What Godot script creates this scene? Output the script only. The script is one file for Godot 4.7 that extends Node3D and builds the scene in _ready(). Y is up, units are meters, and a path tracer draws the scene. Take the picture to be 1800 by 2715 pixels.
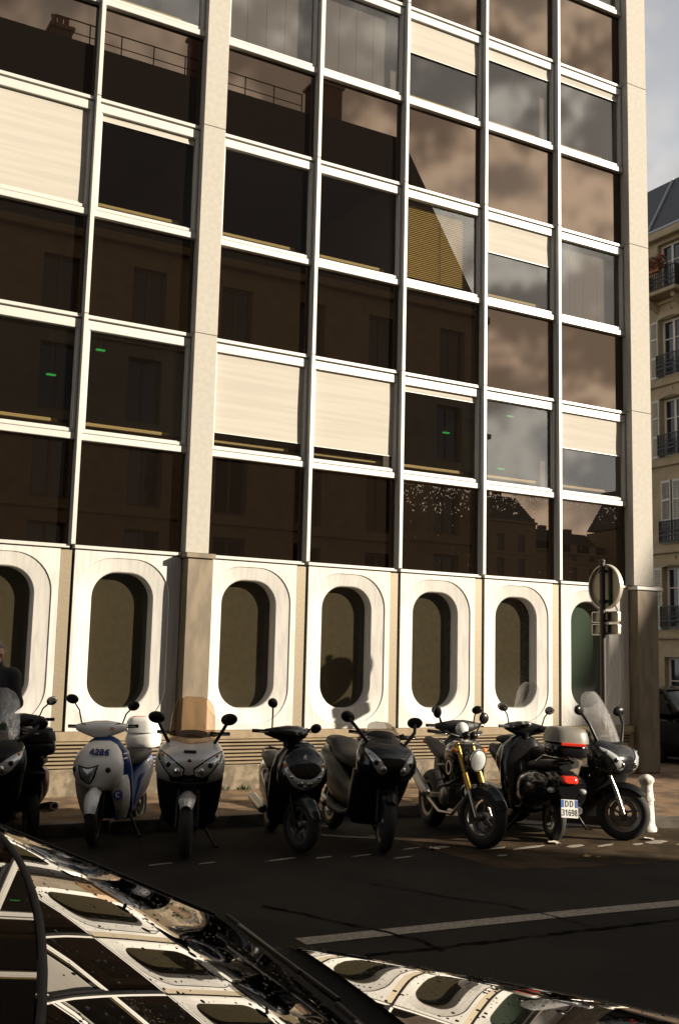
extends Node3D
# Street corner at low sun: office facade with porthole ground floor, parked scooters, a black car in the foreground.
# x runs along the facade, y is up (road 0, pavement 0.12), z points from the facade (z = 0) across the street.

const SUN := Vector3(1.12, 0.55, 1.0)      # towards the sun
const Y0 := 3.12                           # top of the ground floor
const SH := 2.9272                         # storey height
const PAVE := 0.12

var M := {}
var rng := RandomNumberGenerator.new()
var taken := {}

# ------------------------------------------------------------------ mesh building
class Shape:
	var v := PackedVector3Array()
	var n := PackedVector3Array()
	var ix := PackedInt32Array()

	func add(vs: PackedVector3Array, tri: PackedInt32Array, smooth := true, face := Vector3.ZERO) -> void:
		if tri.is_empty():
			return
		var mid := Vector3.ZERO
		for p in vs:
			mid += p
		mid /= vs.size()
		var s := 0.0
		for i in range(0, tri.size(), 3):
			var a := vs[tri[i]] - mid
			var b := vs[tri[i + 1]] - mid
			var c := vs[tri[i + 2]] - mid
			if face == Vector3.ZERO:
				s += a.dot(b.cross(c))
			else:
				s += (b - a).cross(c - a).dot(face)
		var flip := s > 0.0
		var base := v.size()
		if smooth:
			var nn := PackedVector3Array()
			nn.resize(vs.size())
			for i in range(0, tri.size(), 3):
				var i0 := tri[i]
				var i1 := tri[i + 2] if flip else tri[i + 1]
				var i2 := tri[i + 1] if flip else tri[i + 2]
				var f := (vs[i2] - vs[i0]).cross(vs[i1] - vs[i0])
				nn[i0] += f
				nn[i1] += f
				nn[i2] += f
				ix.append(base + i0)
				ix.append(base + i1)
				ix.append(base + i2)
			for i in nn.size():
				nn[i] = nn[i].normalized() if nn[i].length_squared() > 1e-20 else Vector3.UP
			v.append_array(vs)
			n.append_array(nn)
		else:
			for i in range(0, tri.size(), 3):
				var a := vs[tri[i]]
				var b := vs[tri[i + 2]] if flip else vs[tri[i + 1]]
				var c := vs[tri[i + 1]] if flip else vs[tri[i + 2]]
				var f := (c - a).cross(b - a).normalized()
				v.append(a)
				v.append(b)
				v.append(c)
				n.append(f)
				n.append(f)
				n.append(f)
				for k in 3:
					ix.append(base + i + k)

	# rings of equal length, each a closed loop
	func loft(rings: Array, cap_a := true, cap_b := true, smooth := true) -> void:
		var k: int = rings[0].size()
		var vs := PackedVector3Array()
		var tri := PackedInt32Array()
		for r in rings:
			vs.append_array(r)
		for j in rings.size() - 1:
			for i in k:
				var i2 := (i + 1) % k
				tri.append_array([j * k + i, j * k + i2, (j + 1) * k + i, j * k + i2, (j + 1) * k + i2, (j + 1) * k + i])
		add(vs, tri, smooth)
		if cap_a:
			cap(rings[0], rings[1])
		if cap_b:
			cap(rings[-1], rings[-2])

	func cap(ring: PackedVector3Array, inner: PackedVector3Array) -> void:
		var c := Vector3.ZERO
		var c2 := Vector3.ZERO
		for p in ring:
			c += p
		for p in inner:
			c2 += p
		c /= ring.size()
		c2 /= inner.size()
		var vs := PackedVector3Array(ring)
		vs.append(c)
		var tri := PackedInt32Array()
		for i in ring.size():
			tri.append_array([i, (i + 1) % ring.size(), ring.size()])
		var d := c - c2
		add(vs, tri, true, d if d.length() > 1e-6 else Vector3.UP)

	static func ring(c: Vector3, u: Vector3, w: Vector3, e := 2.0, k := 20) -> PackedVector3Array:
		var r := PackedVector3Array()
		for i in k:
			var a := TAU * i / k
			var ca := cos(a)
			var sa := sin(a)
			r.append(c + u * signf(ca) * pow(absf(ca), 2.0 / e) + w * signf(sa) * pow(absf(sa), 2.0 / e))
		return r

	# stations along any path: [centre, half axis u, half axis w, exponent]
	func body(st: Array, k := 20, cap_a := true, cap_b := true) -> void:
		var rings := []
		for s in st:
			rings.append(ring(s[0], s[1], s[2], s[3] if s.size() > 3 else 2.0, k))
		loft(rings, cap_a, cap_b)

	# sections across z: [z, y, half width, half height, exponent]
	func along_z(st: Array, k := 20, x := 0.0) -> void:
		var q := []
		for s in st:
			q.append([Vector3(x, s[1], s[0]), Vector3(s[2], 0, 0), Vector3(0, s[3], 0), s[4] if s.size() > 4 else 2.4])
		body(q, k)

	# sections across y: [y, z, half width, half depth, exponent]
	func along_y(st: Array, k := 20, x := 0.0) -> void:
		var q := []
		for s in st:
			q.append([Vector3(x, s[0], s[1]), Vector3(s[2], 0, 0), Vector3(0, 0, s[3]), s[4] if s.size() > 4 else 2.4])
		body(q, k)

	func box(c: Vector3, size: Vector3, bev := 0.0, b := Basis.IDENTITY) -> void:
		var h := size * 0.5
		var e := minf(bev, minf(h.x, minf(h.y, h.z)) * 0.9)
		var vs := PackedVector3Array()
		var tri := PackedInt32Array()
		if e <= 0.0:
			for i in 8:
				vs.append(c + b * Vector3(h.x * (1 if i & 1 else -1), h.y * (1 if i & 2 else -1), h.z * (1 if i & 4 else -1)))
			for q in [[0, 1, 3, 2], [4, 6, 7, 5], [0, 4, 5, 1], [2, 3, 7, 6], [0, 2, 6, 4], [1, 5, 7, 3]]:
				tri.append_array([q[0], q[1], q[2], q[0], q[2], q[3]])
			add(vs, tri, false)
			return
		var rings := []
		# chamfered box as stacked octagons
		for lv in [[-h.z, e], [-h.z + e, 0.0], [h.z - e, 0.0], [h.z, e]]:
			var z: float = lv[0]
			var k: float = lv[1]
			var x := h.x - k
			var y := h.y - k
			var f := e if k == 0.0 else 0.0
			var r := PackedVector3Array()
			for p in [Vector2(x, -y + f), Vector2(x, y - f), Vector2(x - f, y), Vector2(-x + f, y), Vector2(-x, y - f), Vector2(-x, -y + f), Vector2(-x + f, -y), Vector2(x - f, -y)]:
				r.append(c + b * Vector3(p.x, p.y, z))
			rings.append(r)
		loft(rings, true, true, false)

	func bx(x0: float, x1: float, y0: float, y1: float, z0: float, z1: float, bev := 0.0) -> void:
		box(Vector3((x0 + x1) / 2, (y0 + y1) / 2, (z0 + z1) / 2), Vector3(absf(x1 - x0), absf(y1 - y0), absf(z1 - z0)), bev)

	func tube(pts: Array, rad, sides := 8, caps := true) -> void:
		var rings := []
		var up := Vector3.UP
		for i in pts.size():
			var d: Vector3 = (pts[mini(i + 1, pts.size() - 1)] - pts[maxi(i - 1, 0)]).normalized()
			if i == 0 and absf(d.dot(up)) > 0.95:
				up = Vector3.RIGHT
			var u := up.cross(d).normalized()
			if u.length() < 0.1:
				u = Vector3.FORWARD.cross(d).normalized()
			var w := d.cross(u).normalized()
			var r: float = rad[i] if rad is Array else rad
			rings.append(ring(pts[i], u * r, w * r, 2.0, sides))
			up = w
		loft(rings, caps, caps)

	# profile of (radius, height) spun round the y axis of xf
	func lathe(profile: Array, xf := Transform3D.IDENTITY, seg := 24, smooth := true) -> void:
		var rings := []
		for p in profile:
			var r := PackedVector3Array()
			for i in seg:
				var a := TAU * i / seg
				r.append(xf * Vector3(cos(a) * p.x, p.y, sin(a) * p.x))
			rings.append(r)
		var whole: bool = (profile[0] as Vector2).distance_to(profile[-1]) > 1e-5
		loft(rings, whole and profile[0].x > 1e-4, whole and profile[-1].x > 1e-4, smooth)

	# hard edged lathe: each band has its own normals
	func lathe_hard(profile: Array, xf := Transform3D.IDENTITY, seg := 24, close := false) -> void:
		var k := profile.size()
		for j in (k if close else k - 1):
			var p: Vector2 = profile[j]
			var q: Vector2 = profile[(j + 1) % k]
			var mid := xf * Vector3(0, (p.y + q.y) / 2, 0)
			var vs := PackedVector3Array()
			var tri := PackedInt32Array()
			for i in seg:
				var a := TAU * i / seg
				vs.append(xf * Vector3(cos(a) * p.x, p.y, sin(a) * p.x))
				vs.append(xf * Vector3(cos(a) * q.x, q.y, sin(a) * q.x))
			for i in seg:
				var i2 := (i + 1) % seg
				tri.append_array([2 * i, 2 * i2, 2 * i + 1, 2 * i2, 2 * i2 + 1, 2 * i + 1])
			# the normal lies to the left of the way the profile runs (counter-clockwise in the r, y plane)
			var d := (q - p).normalized()
			var nrm := Vector2(d.y, -d.x)
			var keep := Vector3.ZERO
			var t0 := (vs[tri[1]] - vs[tri[0]]).cross(vs[tri[2]] - vs[tri[0]]) + (vs[tri[4]] - vs[tri[3]]).cross(vs[tri[5]] - vs[tri[3]])
			var a0 := TAU * 0.5 / seg
			keep = xf.basis * Vector3(cos(a0) * nrm.x, nrm.y, sin(a0) * nrm.x)
			if t0.dot(keep) > 0.0:
				for i in range(0, tri.size(), 3):
					var x := tri[i + 1]
					tri[i + 1] = tri[i + 2]
					tri[i + 2] = x
			_raw(vs, tri)

	func _raw(vs: PackedVector3Array, tri: PackedInt32Array) -> void:
		var base := v.size()
		var nn := PackedVector3Array()
		nn.resize(vs.size())
		for i in range(0, tri.size(), 3):
			var f := (vs[tri[i + 2]] - vs[tri[i]]).cross(vs[tri[i + 1]] - vs[tri[i]])
			for k in 3:
				nn[tri[i + k]] += f
				ix.append(base + tri[i + k])
		for i in nn.size():
			nn[i] = nn[i].normalized()
		v.append_array(vs)
		n.append_array(nn)

	func ball(c: Vector3, r: Vector3, b := Basis.IDENTITY, seg := 16, rows := 10) -> void:
		var prof := []
		for i in rows + 1:
			var a := PI * i / rows - PI / 2
			prof.append(Vector2(maxf(cos(a), 0.0), sin(a)))
		var rings := []
		for p in prof:
			var q := PackedVector3Array()
			for i in seg:
				var a := TAU * i / seg
				q.append(c + b * Vector3(cos(a) * p.x * r.x, p.y * r.y, sin(a) * p.x * r.z))
			rings.append(q)
		loft(rings, false, false)

	# polygon in the xy plane pushed out along z
	func prism(poly: PackedVector2Array, z0: float, z1: float, xf := Transform3D.IDENTITY) -> void:
		var tri := Geometry2D.triangulate_polygon(poly)
		var k := poly.size()
		for z in [z0, z1]:
			var vs := PackedVector3Array()
			for p in poly:
				vs.append(xf * Vector3(p.x, p.y, z))
			add(vs, tri, false, xf.basis.z * (1.0 if z == maxf(z0, z1) else -1.0))
		var vs2 := PackedVector3Array()
		var t2 := PackedInt32Array()
		for p in poly:
			vs2.append(xf * Vector3(p.x, p.y, z0))
		for p in poly:
			vs2.append(xf * Vector3(p.x, p.y, z1))
		for i in k:
			var j := (i + 1) % k
			t2.append_array([i, j, k + i, j, k + j, k + i])
		add(vs2, t2, false)

	# grid of points [row][column] with a thickness, a closed shell
	func shell(g: Array, thick: float, face: Vector3) -> void:
		var rows := g.size()
		var cols: int = g[0].size()
		var nr := []
		for j in rows:
			var line := []
			for i in cols:
				var du: Vector3 = g[j][mini(i + 1, cols - 1)] - g[j][maxi(i - 1, 0)]
				var dv: Vector3 = g[mini(j + 1, rows - 1)][i] - g[maxi(j - 1, 0)][i]
				var q := du.cross(dv).normalized()
				if q.dot(face) < 0:
					q = -q
				line.append(q)
			nr.append(line)
		for side in [0, 1]:
			var vs := PackedVector3Array()
			var tri := PackedInt32Array()
			for j in rows:
				for i in cols:
					vs.append(g[j][i] - nr[j][i] * thick * side)
			for j in rows - 1:
				for i in cols - 1:
					var a := j * cols + i
					tri.append_array([a, a + 1, a + cols, a + 1, a + cols + 1, a + cols])
			add(vs, tri, true, face * (1.0 if side == 0 else -1.0))
		var rim := []
		for i in cols:
			rim.append(Vector2i(0, i))
		for j in range(1, rows):
			rim.append(Vector2i(j, cols - 1))
		for i in range(cols - 2, -1, -1):
			rim.append(Vector2i(rows - 1, i))
		for j in range(rows - 2, 0, -1):
			rim.append(Vector2i(j, 0))
		var ra := PackedVector3Array()
		var rb := PackedVector3Array()
		for q in rim:
			ra.append(g[q.x][q.y])
			rb.append(g[q.x][q.y] - nr[q.x][q.y] * thick)
		loft([ra, rb], false, false, false)

	# front face (towards +z) of a body made with along_y
	static func front(st: Array, x: float, y: float) -> float:
		var i := 0
		while i < st.size() - 2 and y > st[i + 1][0]:
			i += 1
		var a: Array = st[i]
		var b: Array = st[i + 1]
		var t := clampf((y - a[0]) / (b[0] - a[0]), 0.0, 1.0)
		var hw := lerpf(a[2], b[2], t)
		var e: float = a[4] if a.size() > 4 else 2.4
		return lerpf(a[1], b[1], t) + lerpf(a[3], b[3], t) * pow(maxf(1.0 - pow(minf(absf(x) / hw, 0.999), e), 0.0), 1.0 / e)

	# piece laid on such a front, between two outlines of equal length
	func applique(st: Array, upper: Array, lower: Array, lift: float, bulge := 0.0, thick := 0.012) -> void:
		var cols := (upper.size() - 1) * 4 + 1
		var g := []
		for j in 7:
			var t := j / 6.0
			var line := []
			for i in cols:
				var q := i / 4.0
				var k := mini(int(q), upper.size() - 2)
				var a: Vector2 = upper[k].cubic_interpolate(upper[k + 1], upper[maxi(k - 1, 0)], upper[mini(k + 2, upper.size() - 1)], q - k)
				var b: Vector2 = lower[k].cubic_interpolate(lower[k + 1], lower[maxi(k - 1, 0)], lower[mini(k + 2, lower.size() - 1)], q - k)
				var p := b.lerp(a, t)
				line.append(Vector3(p.x, p.y, front(st, p.x, p.y) + lift + bulge * sin(PI * t) * sin(PI * i / (cols - 1))))
			g.append(line)
		shell(g, thick, Vector3.BACK)

	func mesh() -> ArrayMesh:
		var a := []
		a.resize(Mesh.ARRAY_MAX)
		a[Mesh.ARRAY_VERTEX] = v
		a[Mesh.ARRAY_NORMAL] = n
		a[Mesh.ARRAY_INDEX] = ix
		var m := ArrayMesh.new()
		m.add_surface_from_arrays(Mesh.PRIMITIVE_TRIANGLES, a)
		return m


# ------------------------------------------------------------------ scene tree helpers
func numbered(called: String) -> String:
	var k: int = taken.get(called, 0)
	taken[called] = k + 1
	return called if k == 0 else "%s_%03d" % [called, k]

func thing(called: String, label: String, category: String, at := Vector3.ZERO, turn := 0.0, group := "") -> Node3D:
	var o := Node3D.new()
	o.name = numbered(called)
	add_child(o)
	o.position = at
	o.rotation.y = turn
	tag(o, label, category, group)
	return o

func tag(o: Node, label: String, category: String, group := "") -> void:
	o.set_meta("label", label)
	o.set_meta("category", category)
	if group:
		o.set_meta("group", group)

func put(parent: Node, called: String, s, material: Material, xf := Transform3D.IDENTITY) -> MeshInstance3D:
	var o := MeshInstance3D.new()
	o.name = called if parent != self else numbered(called)
	o.mesh = s.mesh() if s is Shape else s
	o.transform = xf
	o.set_surface_override_material(0, material)
	parent.add_child(o, true)
	return o

func group(parent: Node, called: String, xf := Transform3D.IDENTITY) -> Node3D:
	var o := Node3D.new()
	o.name = called
	o.transform = xf
	parent.add_child(o, true)
	return o

func setting(called: String, s, material: Material) -> MeshInstance3D:
	var o := put(self, called, s, material)
	o.set_meta("kind", "structure")
	return o

func bar(parent: Node, called: String, material: Material, x0: float, x1: float, y0: float, y1: float, z0: float, z1: float, bev := 0.0) -> MeshInstance3D:
	var s := Shape.new()
	s.bx(x0, x1, y0, y1, z0, z1, bev)
	return put(parent, called, s, material)

func pipe(parent: Node, called: String, material: Material, pts: Array, rad, sides := 8) -> MeshInstance3D:
	var s := Shape.new()
	s.tube(pts, rad, sides)
	return put(parent, called, s, material)

func blob(parent: Node, called: String, material: Material, c: Vector3, r: Vector3, b := Basis.IDENTITY) -> MeshInstance3D:
	var s := Shape.new()
	s.ball(c, r, b)
	return put(parent, called, s, material)

func turned(deg: Vector3) -> Basis:
	return Basis.from_euler(deg * PI / 180.0)

# ------------------------------------------------------------------ materials
func lin(r: float, g: float, b: float, a := 1.0) -> Color:
	var c := Color(r, g, b).linear_to_srgb()
	c.a = a
	return c

func noise_tex(freq: float, lo: float, hi: float, size := 512, octaves := 4, s := 1, a := 0.0, b := 1.0, kind := FastNoiseLite.TYPE_SIMPLEX_SMOOTH) -> NoiseTexture2D:
	var t := NoiseTexture2D.new()
	t.width = size
	t.height = size
	t.seamless = true
	t.seamless_blend_skirt = 0.2
	var f := FastNoiseLite.new()
	f.seed = s
	f.noise_type = kind
	f.frequency = freq
	f.fractal_octaves = octaves
	t.noise = f
	var g := Gradient.new()
	g.offsets = PackedFloat32Array([a, b])
	g.colors = PackedColorArray([Color(lo, lo, lo), Color(hi, hi, hi)])
	t.color_ramp = g
	return t

func paint(called: String, r: float, g: float, b: float, rough: float, metal := 0.0) -> StandardMaterial3D:
	var m := StandardMaterial3D.new()
	m.resource_name = called
	m.albedo_color = lin(r, g, b)
	m.roughness = rough
	m.metallic = metal
	M[called] = m
	return m

func grain(m: StandardMaterial3D, tex: Texture2D, scale, tex2: Texture2D = null, scale2 = 1.0, bump: Texture2D = null, depth := 0.0) -> StandardMaterial3D:
	m.albedo_texture = tex
	m.uv1_triplanar = true
	m.uv1_world_triplanar = true
	m.uv1_scale = scale if scale is Vector3 else Vector3.ONE * scale
	if tex2:
		m.detail_enabled = true
		m.detail_albedo = tex2
		m.detail_blend_mode = BaseMaterial3D.BLEND_MODE_MUL
		m.detail_uv_layer = BaseMaterial3D.DETAIL_UV_2
		m.uv2_triplanar = true
		m.uv2_world_triplanar = true
		m.uv2_scale = scale2 if scale2 is Vector3 else Vector3.ONE * scale2
	if bump:
		m.heightmap_enabled = true
		m.heightmap_texture = bump
		m.heightmap_scale = depth
	return m

func pane(called: String, r: float, g: float, b: float, alpha: float, spec := 0.5, coat := 0.0) -> StandardMaterial3D:
	var m := paint(called, r, g, b, 0.0)
	m.transparency = BaseMaterial3D.TRANSPARENCY_ALPHA
	m.albedo_color.a = alpha
	m.metallic_specular = spec
	if coat > 0:
		m.clearcoat_enabled = true
		m.clearcoat = coat
		m.clearcoat_roughness = 0.0
	return m

# ------------------------------------------------------------------ the scene
func _ready() -> void:
	rng.seed = 71
	# camera
	var cam := Camera3D.new()
	cam.name = "camera"
	var f := Vector3(0.48675653, 0.13653629, -0.86280121)
	var r := Vector3(0.86908472, 0.02390978, 0.49408509)
	var u := Vector3(-0.08808993, 0.99034649, 0.10702336)
	cam.transform = Transform3D(Basis(r, u, -f), Vector3(-6.88345, 1.79330, 12.98421))
	cam.fov = 50.8995
	cam.near = 0.05
	cam.far = 600.0
	add_child(cam)
	cam.current = true
	# sky and exposure
	var env := Environment.new()
	env.background_mode = Environment.BG_SKY
	var sky := Sky.new()
	sky.sky_material = cloudy_sky()
	env.sky = sky
	env.background_energy_multiplier = 0.155
	env.tonemap_mode = Environment.TONE_MAPPER_LINEAR
	env.tonemap_exposure = 2.15
	env.sdfgi_enabled = true
	env.ssao_enabled = true
	env.ssil_enabled = true
	var we := WorldEnvironment.new()
	we.name = "world"
	we.environment = env
	add_child(we)
	# sun
	var sun := DirectionalLight3D.new()
	sun.name = "sun"
	sun.light_energy = 1.6
	sun.light_color = Color(1.0, 0.945, 0.86)
	sun.light_angular_distance = 0.55
	sun.shadow_enabled = true
	sun.basis = Basis.looking_at(-SUN.normalized(), Vector3.UP)
	add_child(sun)

	materials()
	ground()
	office_building()
	far_buildings()
	corner_house()
	parked_vehicles()
	street_things()
	near_car()
	person()
	print("built in ", Time.get_ticks_msec(), " ms")

func cloudy_sky() -> PanoramaSkyMaterial:
	var w := 1024
	var h := 512
	var im := Image.create(w, h, false, Image.FORMAT_RGBF)
	var big := FastNoiseLite.new()
	big.seed = 5
	big.frequency = 1.7
	big.fractal_octaves = 6
	big.domain_warp_enabled = true
	big.domain_warp_amplitude = 0.35
	big.domain_warp_frequency = 1.4
	var fine := FastNoiseLite.new()
	fine.seed = 23
	fine.frequency = 5.0
	fine.fractal_octaves = 5
	var s := SUN.normalized()
	for j in h:
		var el := PI * (0.5 - (j + 0.5) / h)
		var y := sin(el)
		var c := cos(el)
		for i in w:
			var az := TAU * (i + 0.5) / w
			# Godot's panorama: u = atan2(x, -z) / TAU
			var d := Vector3(sin(az) * c, y, -cos(az) * c)
			var col := Color(3.2, 3.18, 3.2).lerp(Color(0.17, 0.24, 0.38), pow(clampf(y, 0.0, 1.0), 0.8))
			if y > -0.02:
				var p := Vector3(d.x, y * 1.9 + 0.25, d.z) * 1.35
				var q := big.get_noise_3d(p.x, p.y, p.z) * 0.5 + 0.5 + fine.get_noise_3d(p.x, p.y, p.z) * 0.24
				var cover := smoothstep(0.38, 0.54, q)
				var near_sun := pow(clampf(d.dot(s) * 0.5 + 0.5, 0.0, 1.0), 13.0)
				var thick := smoothstep(0.48, 0.63, q)
				var lit := Color(3.4, 3.35, 3.3).lerp(Color(0.42, 0.42, 0.44), pow(clampf(y, 0.0, 1.0), 0.9)).lerp(Color(13.0, 11.8, 10.0), near_sun)
				var shade := Color(3.0, 2.95, 2.9).lerp(Color(0.20, 0.20, 0.22), pow(clampf(y, 0.0, 1.0), 0.7)).lerp(Color(3.2, 2.8, 2.4), near_sun)
				var cl := lit.lerp(shade, thick)
				col = col.lerp(Color(5.2, 4.9, 4.4), near_sun * 0.7).lerp(cl, cover)
			im.set_pixel(i, j, Color(col.r, col.g, col.b))
	var m := PanoramaSkyMaterial.new()
	m.panorama = ImageTexture.create_from_image(im)
	return m

func tinted(called: String, r: float, g: float, b: float) -> void:
	var m := paint(called, r, g, b, 0.0)
	m.transparency = BaseMaterial3D.TRANSPARENCY_ALPHA
	m.albedo_color.a = 0.04
	m.refraction_enabled = true
	m.refraction_scale = 0.02

func materials() -> void:
	var fine := noise_tex(0.06, 0.93, 1.0, 512, 5, 3)
	var patch := noise_tex(0.012, 0.92, 1.0, 512, 4, 8, 0.25, 0.7)
	var speck := noise_tex(0.22, 0.72, 1.0, 512, 3, 12, 0.2, 0.75)
	var blotch := noise_tex(0.008, 0.74, 1.0, 512, 5, 31, 0.3, 0.62)
	var streak := noise_tex(0.02, 0.93, 1.0, 512, 5, 44, 0.3, 0.6)
	var bumpy := noise_tex(0.25, 0.0, 1.0, 512, 3, 17)
	var speck2 := noise_tex(0.3, 0.90, 1.0, 512, 2, 19, 0.2, 0.8)
	var coarse := noise_tex(0.16, 0.45, 1.0, 1024, 4, 13, 0.25, 0.72)
	M.bumpy = bumpy
	M.speck = speck
	grain(paint("white_panel", 0.56, 0.545, 0.51, 0.55), streak, Vector3(1.4, 0.16, 1.4), speck2, 1.5)
	grain(paint("aluminium", 0.52, 0.505, 0.47, 0.4, 0.1), fine, Vector3(1.2, 0.3, 1.2))
	grain(paint("stone_cladding", 0.44, 0.415, 0.365, 0.85), speck2, 2.6, fine, 0.35, bumpy, 0.12)
	grain(paint("stained_metal", 0.215, 0.17, 0.115, 0.55, 0.3), noise_tex(0.012, 0.86, 1.0, 512, 5, 61, 0.30, 0.68), Vector3(0.7, 0.22, 0.7), speck, Vector3(2.0, 0.5, 2.0))
	grain(paint("metal_strip", 0.235, 0.195, 0.135, 0.5, 0.4), noise_tex(0.05, 0.93, 1.0, 512, 4, 62, 0.3, 0.7), Vector3(2.0, 0.8, 2.0))
	grain(paint("ledge_stone", 0.26, 0.20, 0.125, 0.85), fine, 1.3, patch, 0.8, bumpy, 0.15)
	grain(paint("base_stone", 0.27, 0.215, 0.145, 0.9), speck, 1.4, blotch, 1.0, bumpy, 0.2)
	var sp := paint("brown_glass", 0.122, 0.092, 0.071, 0.0, 0.96)
	sp.metallic_specular = 0.5
	pane("window_glass", 0.008, 0.006, 0.005, 0.32, 0.70, 1.0)
	var bl := grain(paint("blind_cloth", 0.44, 0.415, 0.365, 0.9), noise_tex(0.014, 0.965, 1.0, 512, 4, 81, 0.3, 0.6), Vector3(0.05, 1.3, 0.05), speck2, 4.0)
	bl.resource_name = "blind_cloth"
	paint("blind_stain", 0.50, 0.40, 0.26, 0.9)
	paint("gold_slat", 0.62, 0.42, 0.12, 0.7)
	paint("beige_screen", 0.20, 0.175, 0.14, 0.85)
	paint("ledge_bar", 0.75, 0.55, 0.20, 0.6)
	paint("room_wall", 0.26, 0.23, 0.19, 0.9)
	paint("room_floor", 0.10, 0.09, 0.08, 0.9)
	paint("joint_dark", 0.06, 0.055, 0.05, 0.8)
	grain(paint("porthole_glass", 0.034, 0.028, 0.016, 0.10), noise_tex(0.03, 0.9, 1.0, 512, 5, 91), 0.5)
	M.porthole_glass.metallic_specular = 0.6
	paint("green_porthole_glass", 0.035, 0.050, 0.036, 0.06).metallic_specular = 0.75
	var lamp := paint("lamp_green", 0.2, 0.5, 0.25, 0.5)
	lamp.emission_enabled = true
	lamp.emission = Color(0.25, 0.85, 0.35)
	lamp.emission_energy_multiplier = 0.4
	# ground
	grain(paint("asphalt", 0.031, 0.025, 0.019, 0.92), coarse, 1.3, blotch, 0.16, bumpy, 0.55)
	M.asphalt.metallic_specular = 0.3
	grain(paint("painted_sun_asphalt", 0.115, 0.080, 0.048, 0.95), coarse, 1.6, blotch, 0.4, bumpy, 0.6)  # lighter, warmer copy of the asphalt; sunlight on the road put into its colour
	M.painted_sun_asphalt.metallic_specular = 0.2
	grain(paint("pavement_asphalt", 0.25, 0.150, 0.076, 0.92), speck, 1.8, blotch, 0.5, bumpy, 0.5)
	grain(paint("granite", 0.155, 0.125, 0.095, 0.8), speck, 3.0, blotch, 0.7, bumpy, 0.25)
	grain(paint("road_paint", 0.36, 0.32, 0.26, 0.8), noise_tex(0.05, 0.82, 1.0, 512, 5, 101, 0.3, 0.6), 0.8, speck, 3.0, bumpy, 0.3)
	paint("tar", 0.006, 0.0055, 0.005, 0.95).metallic_specular = 0.1
	paint("dry_leaf", 0.36, 0.24, 0.06, 0.8)
	paint("litter_paper", 0.55, 0.50, 0.42, 0.8)
	paint("weed", 0.05, 0.075, 0.022, 0.8)
	# houses
	grain(paint("house_stone", 0.40, 0.315, 0.195, 0.9), fine, 0.5, patch, 0.25, bumpy, 0.2)
	grain(paint("slate", 0.060, 0.062, 0.070, 0.5), fine, 1.2)
	grain(paint("zinc", 0.34, 0.36, 0.38, 0.45, 0.3), fine, 0.8)
	paint("iron", 0.018, 0.018, 0.020, 0.5)
	paint("shutter_paint", 0.52, 0.49, 0.43, 0.6)
	paint("sash_paint", 0.56, 0.52, 0.45, 0.5)
	paint("brown_sash", 0.16, 0.11, 0.07, 0.6)
	paint("dark_pane", 0.015, 0.016, 0.018, 0.04).metallic_specular = 0.6
	paint("chimney_brick", 0.20, 0.12, 0.08, 0.9)
	paint("clay_pot", 0.33, 0.15, 0.08, 0.85)
	paint("geranium", 0.42, 0.035, 0.03, 0.7)
	paint("leaf_green", 0.05, 0.085, 0.03, 0.7)
	paint("curtain", 0.50, 0.47, 0.40, 0.9)
	# vehicles
	var bp := paint("black_paint", 0.008, 0.008, 0.009, 0.18)
	bp.clearcoat_enabled = true
	bp.clearcoat = 0.5
	bp.clearcoat_roughness = 0.02
	bp.metallic_specular = 0.35
	var cb := paint("car_black", 0.115, 0.106, 0.094, 0.015, 0.97)
	cb.clearcoat_enabled = true
	cb.clearcoat = 1.0
	cb.clearcoat_roughness = 0.0
	var cg := paint("car_glass", 0.12, 0.111, 0.10, 0.0, 0.97)
	cg.clearcoat_enabled = true
	cg.clearcoat = 1.0
	cg.clearcoat_roughness = 0.0
	var sv := paint("silver_paint", 0.56, 0.54, 0.52, 0.32, 0.45)
	sv.clearcoat_enabled = true
	sv.clearcoat = 0.8
	sv.clearcoat_roughness = 0.05
	var wp := paint("white_paint", 0.80, 0.78, 0.73, 0.3)
	wp.clearcoat_enabled = true
	wp.clearcoat = 0.6
	wp.clearcoat_roughness = 0.06
	paint("blue_paint", 0.012, 0.045, 0.16, 0.3)
	paint("ink_blue", 0.015, 0.03, 0.16, 0.5)
	paint("grey_case", 0.15, 0.138, 0.118, 0.42)
	paint("matt_black", 0.010, 0.010, 0.010, 0.6)
	paint("satin_black", 0.008, 0.008, 0.0085, 0.30).metallic_specular = 0.3
	paint("rubber", 0.010, 0.0095, 0.009, 0.8)
	paint("seat_vinyl", 0.012, 0.011, 0.011, 0.5).metallic_specular = 0.25
	paint("chrome", 0.70, 0.68, 0.64, 0.08, 1.0)
	paint("steel", 0.42, 0.40, 0.37, 0.28, 1.0)
	paint("rim_grey", 0.20, 0.19, 0.18, 0.35, 0.8)
	paint("gold_anodised", 0.46, 0.31, 0.08, 0.38, 0.9)
	paint("mirror_face", 0.75, 0.75, 0.75, 0.0, 1.0)
	paint("lens_clear", 0.40, 0.41, 0.41, 0.06, 0.35).metallic_specular = 0.7
	paint("lens_white", 0.62, 0.64, 0.62, 0.15).clearcoat_enabled = true
	paint("lens_amber", 0.60, 0.16, 0.015, 0.15)
	paint("lens_red", 0.50, 0.03, 0.015, 0.12)
	paint("plate_white", 0.62, 0.62, 0.60, 0.45)
	paint("print_black", 0.012, 0.012, 0.012, 0.6)
	paint("print_red", 0.42, 0.04, 0.03, 0.6)
	paint("print_white", 0.7, 0.7, 0.68, 0.6)
	paint("sticker_blue", 0.03, 0.09, 0.32, 0.5)
	pane("clear_screen", 0.45, 0.43, 0.40, 0.12, 0.5)
	tinted("brown_screen", 0.78, 0.59, 0.42)
	tinted("smoke_screen", 0.42, 0.40, 0.38)
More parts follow.
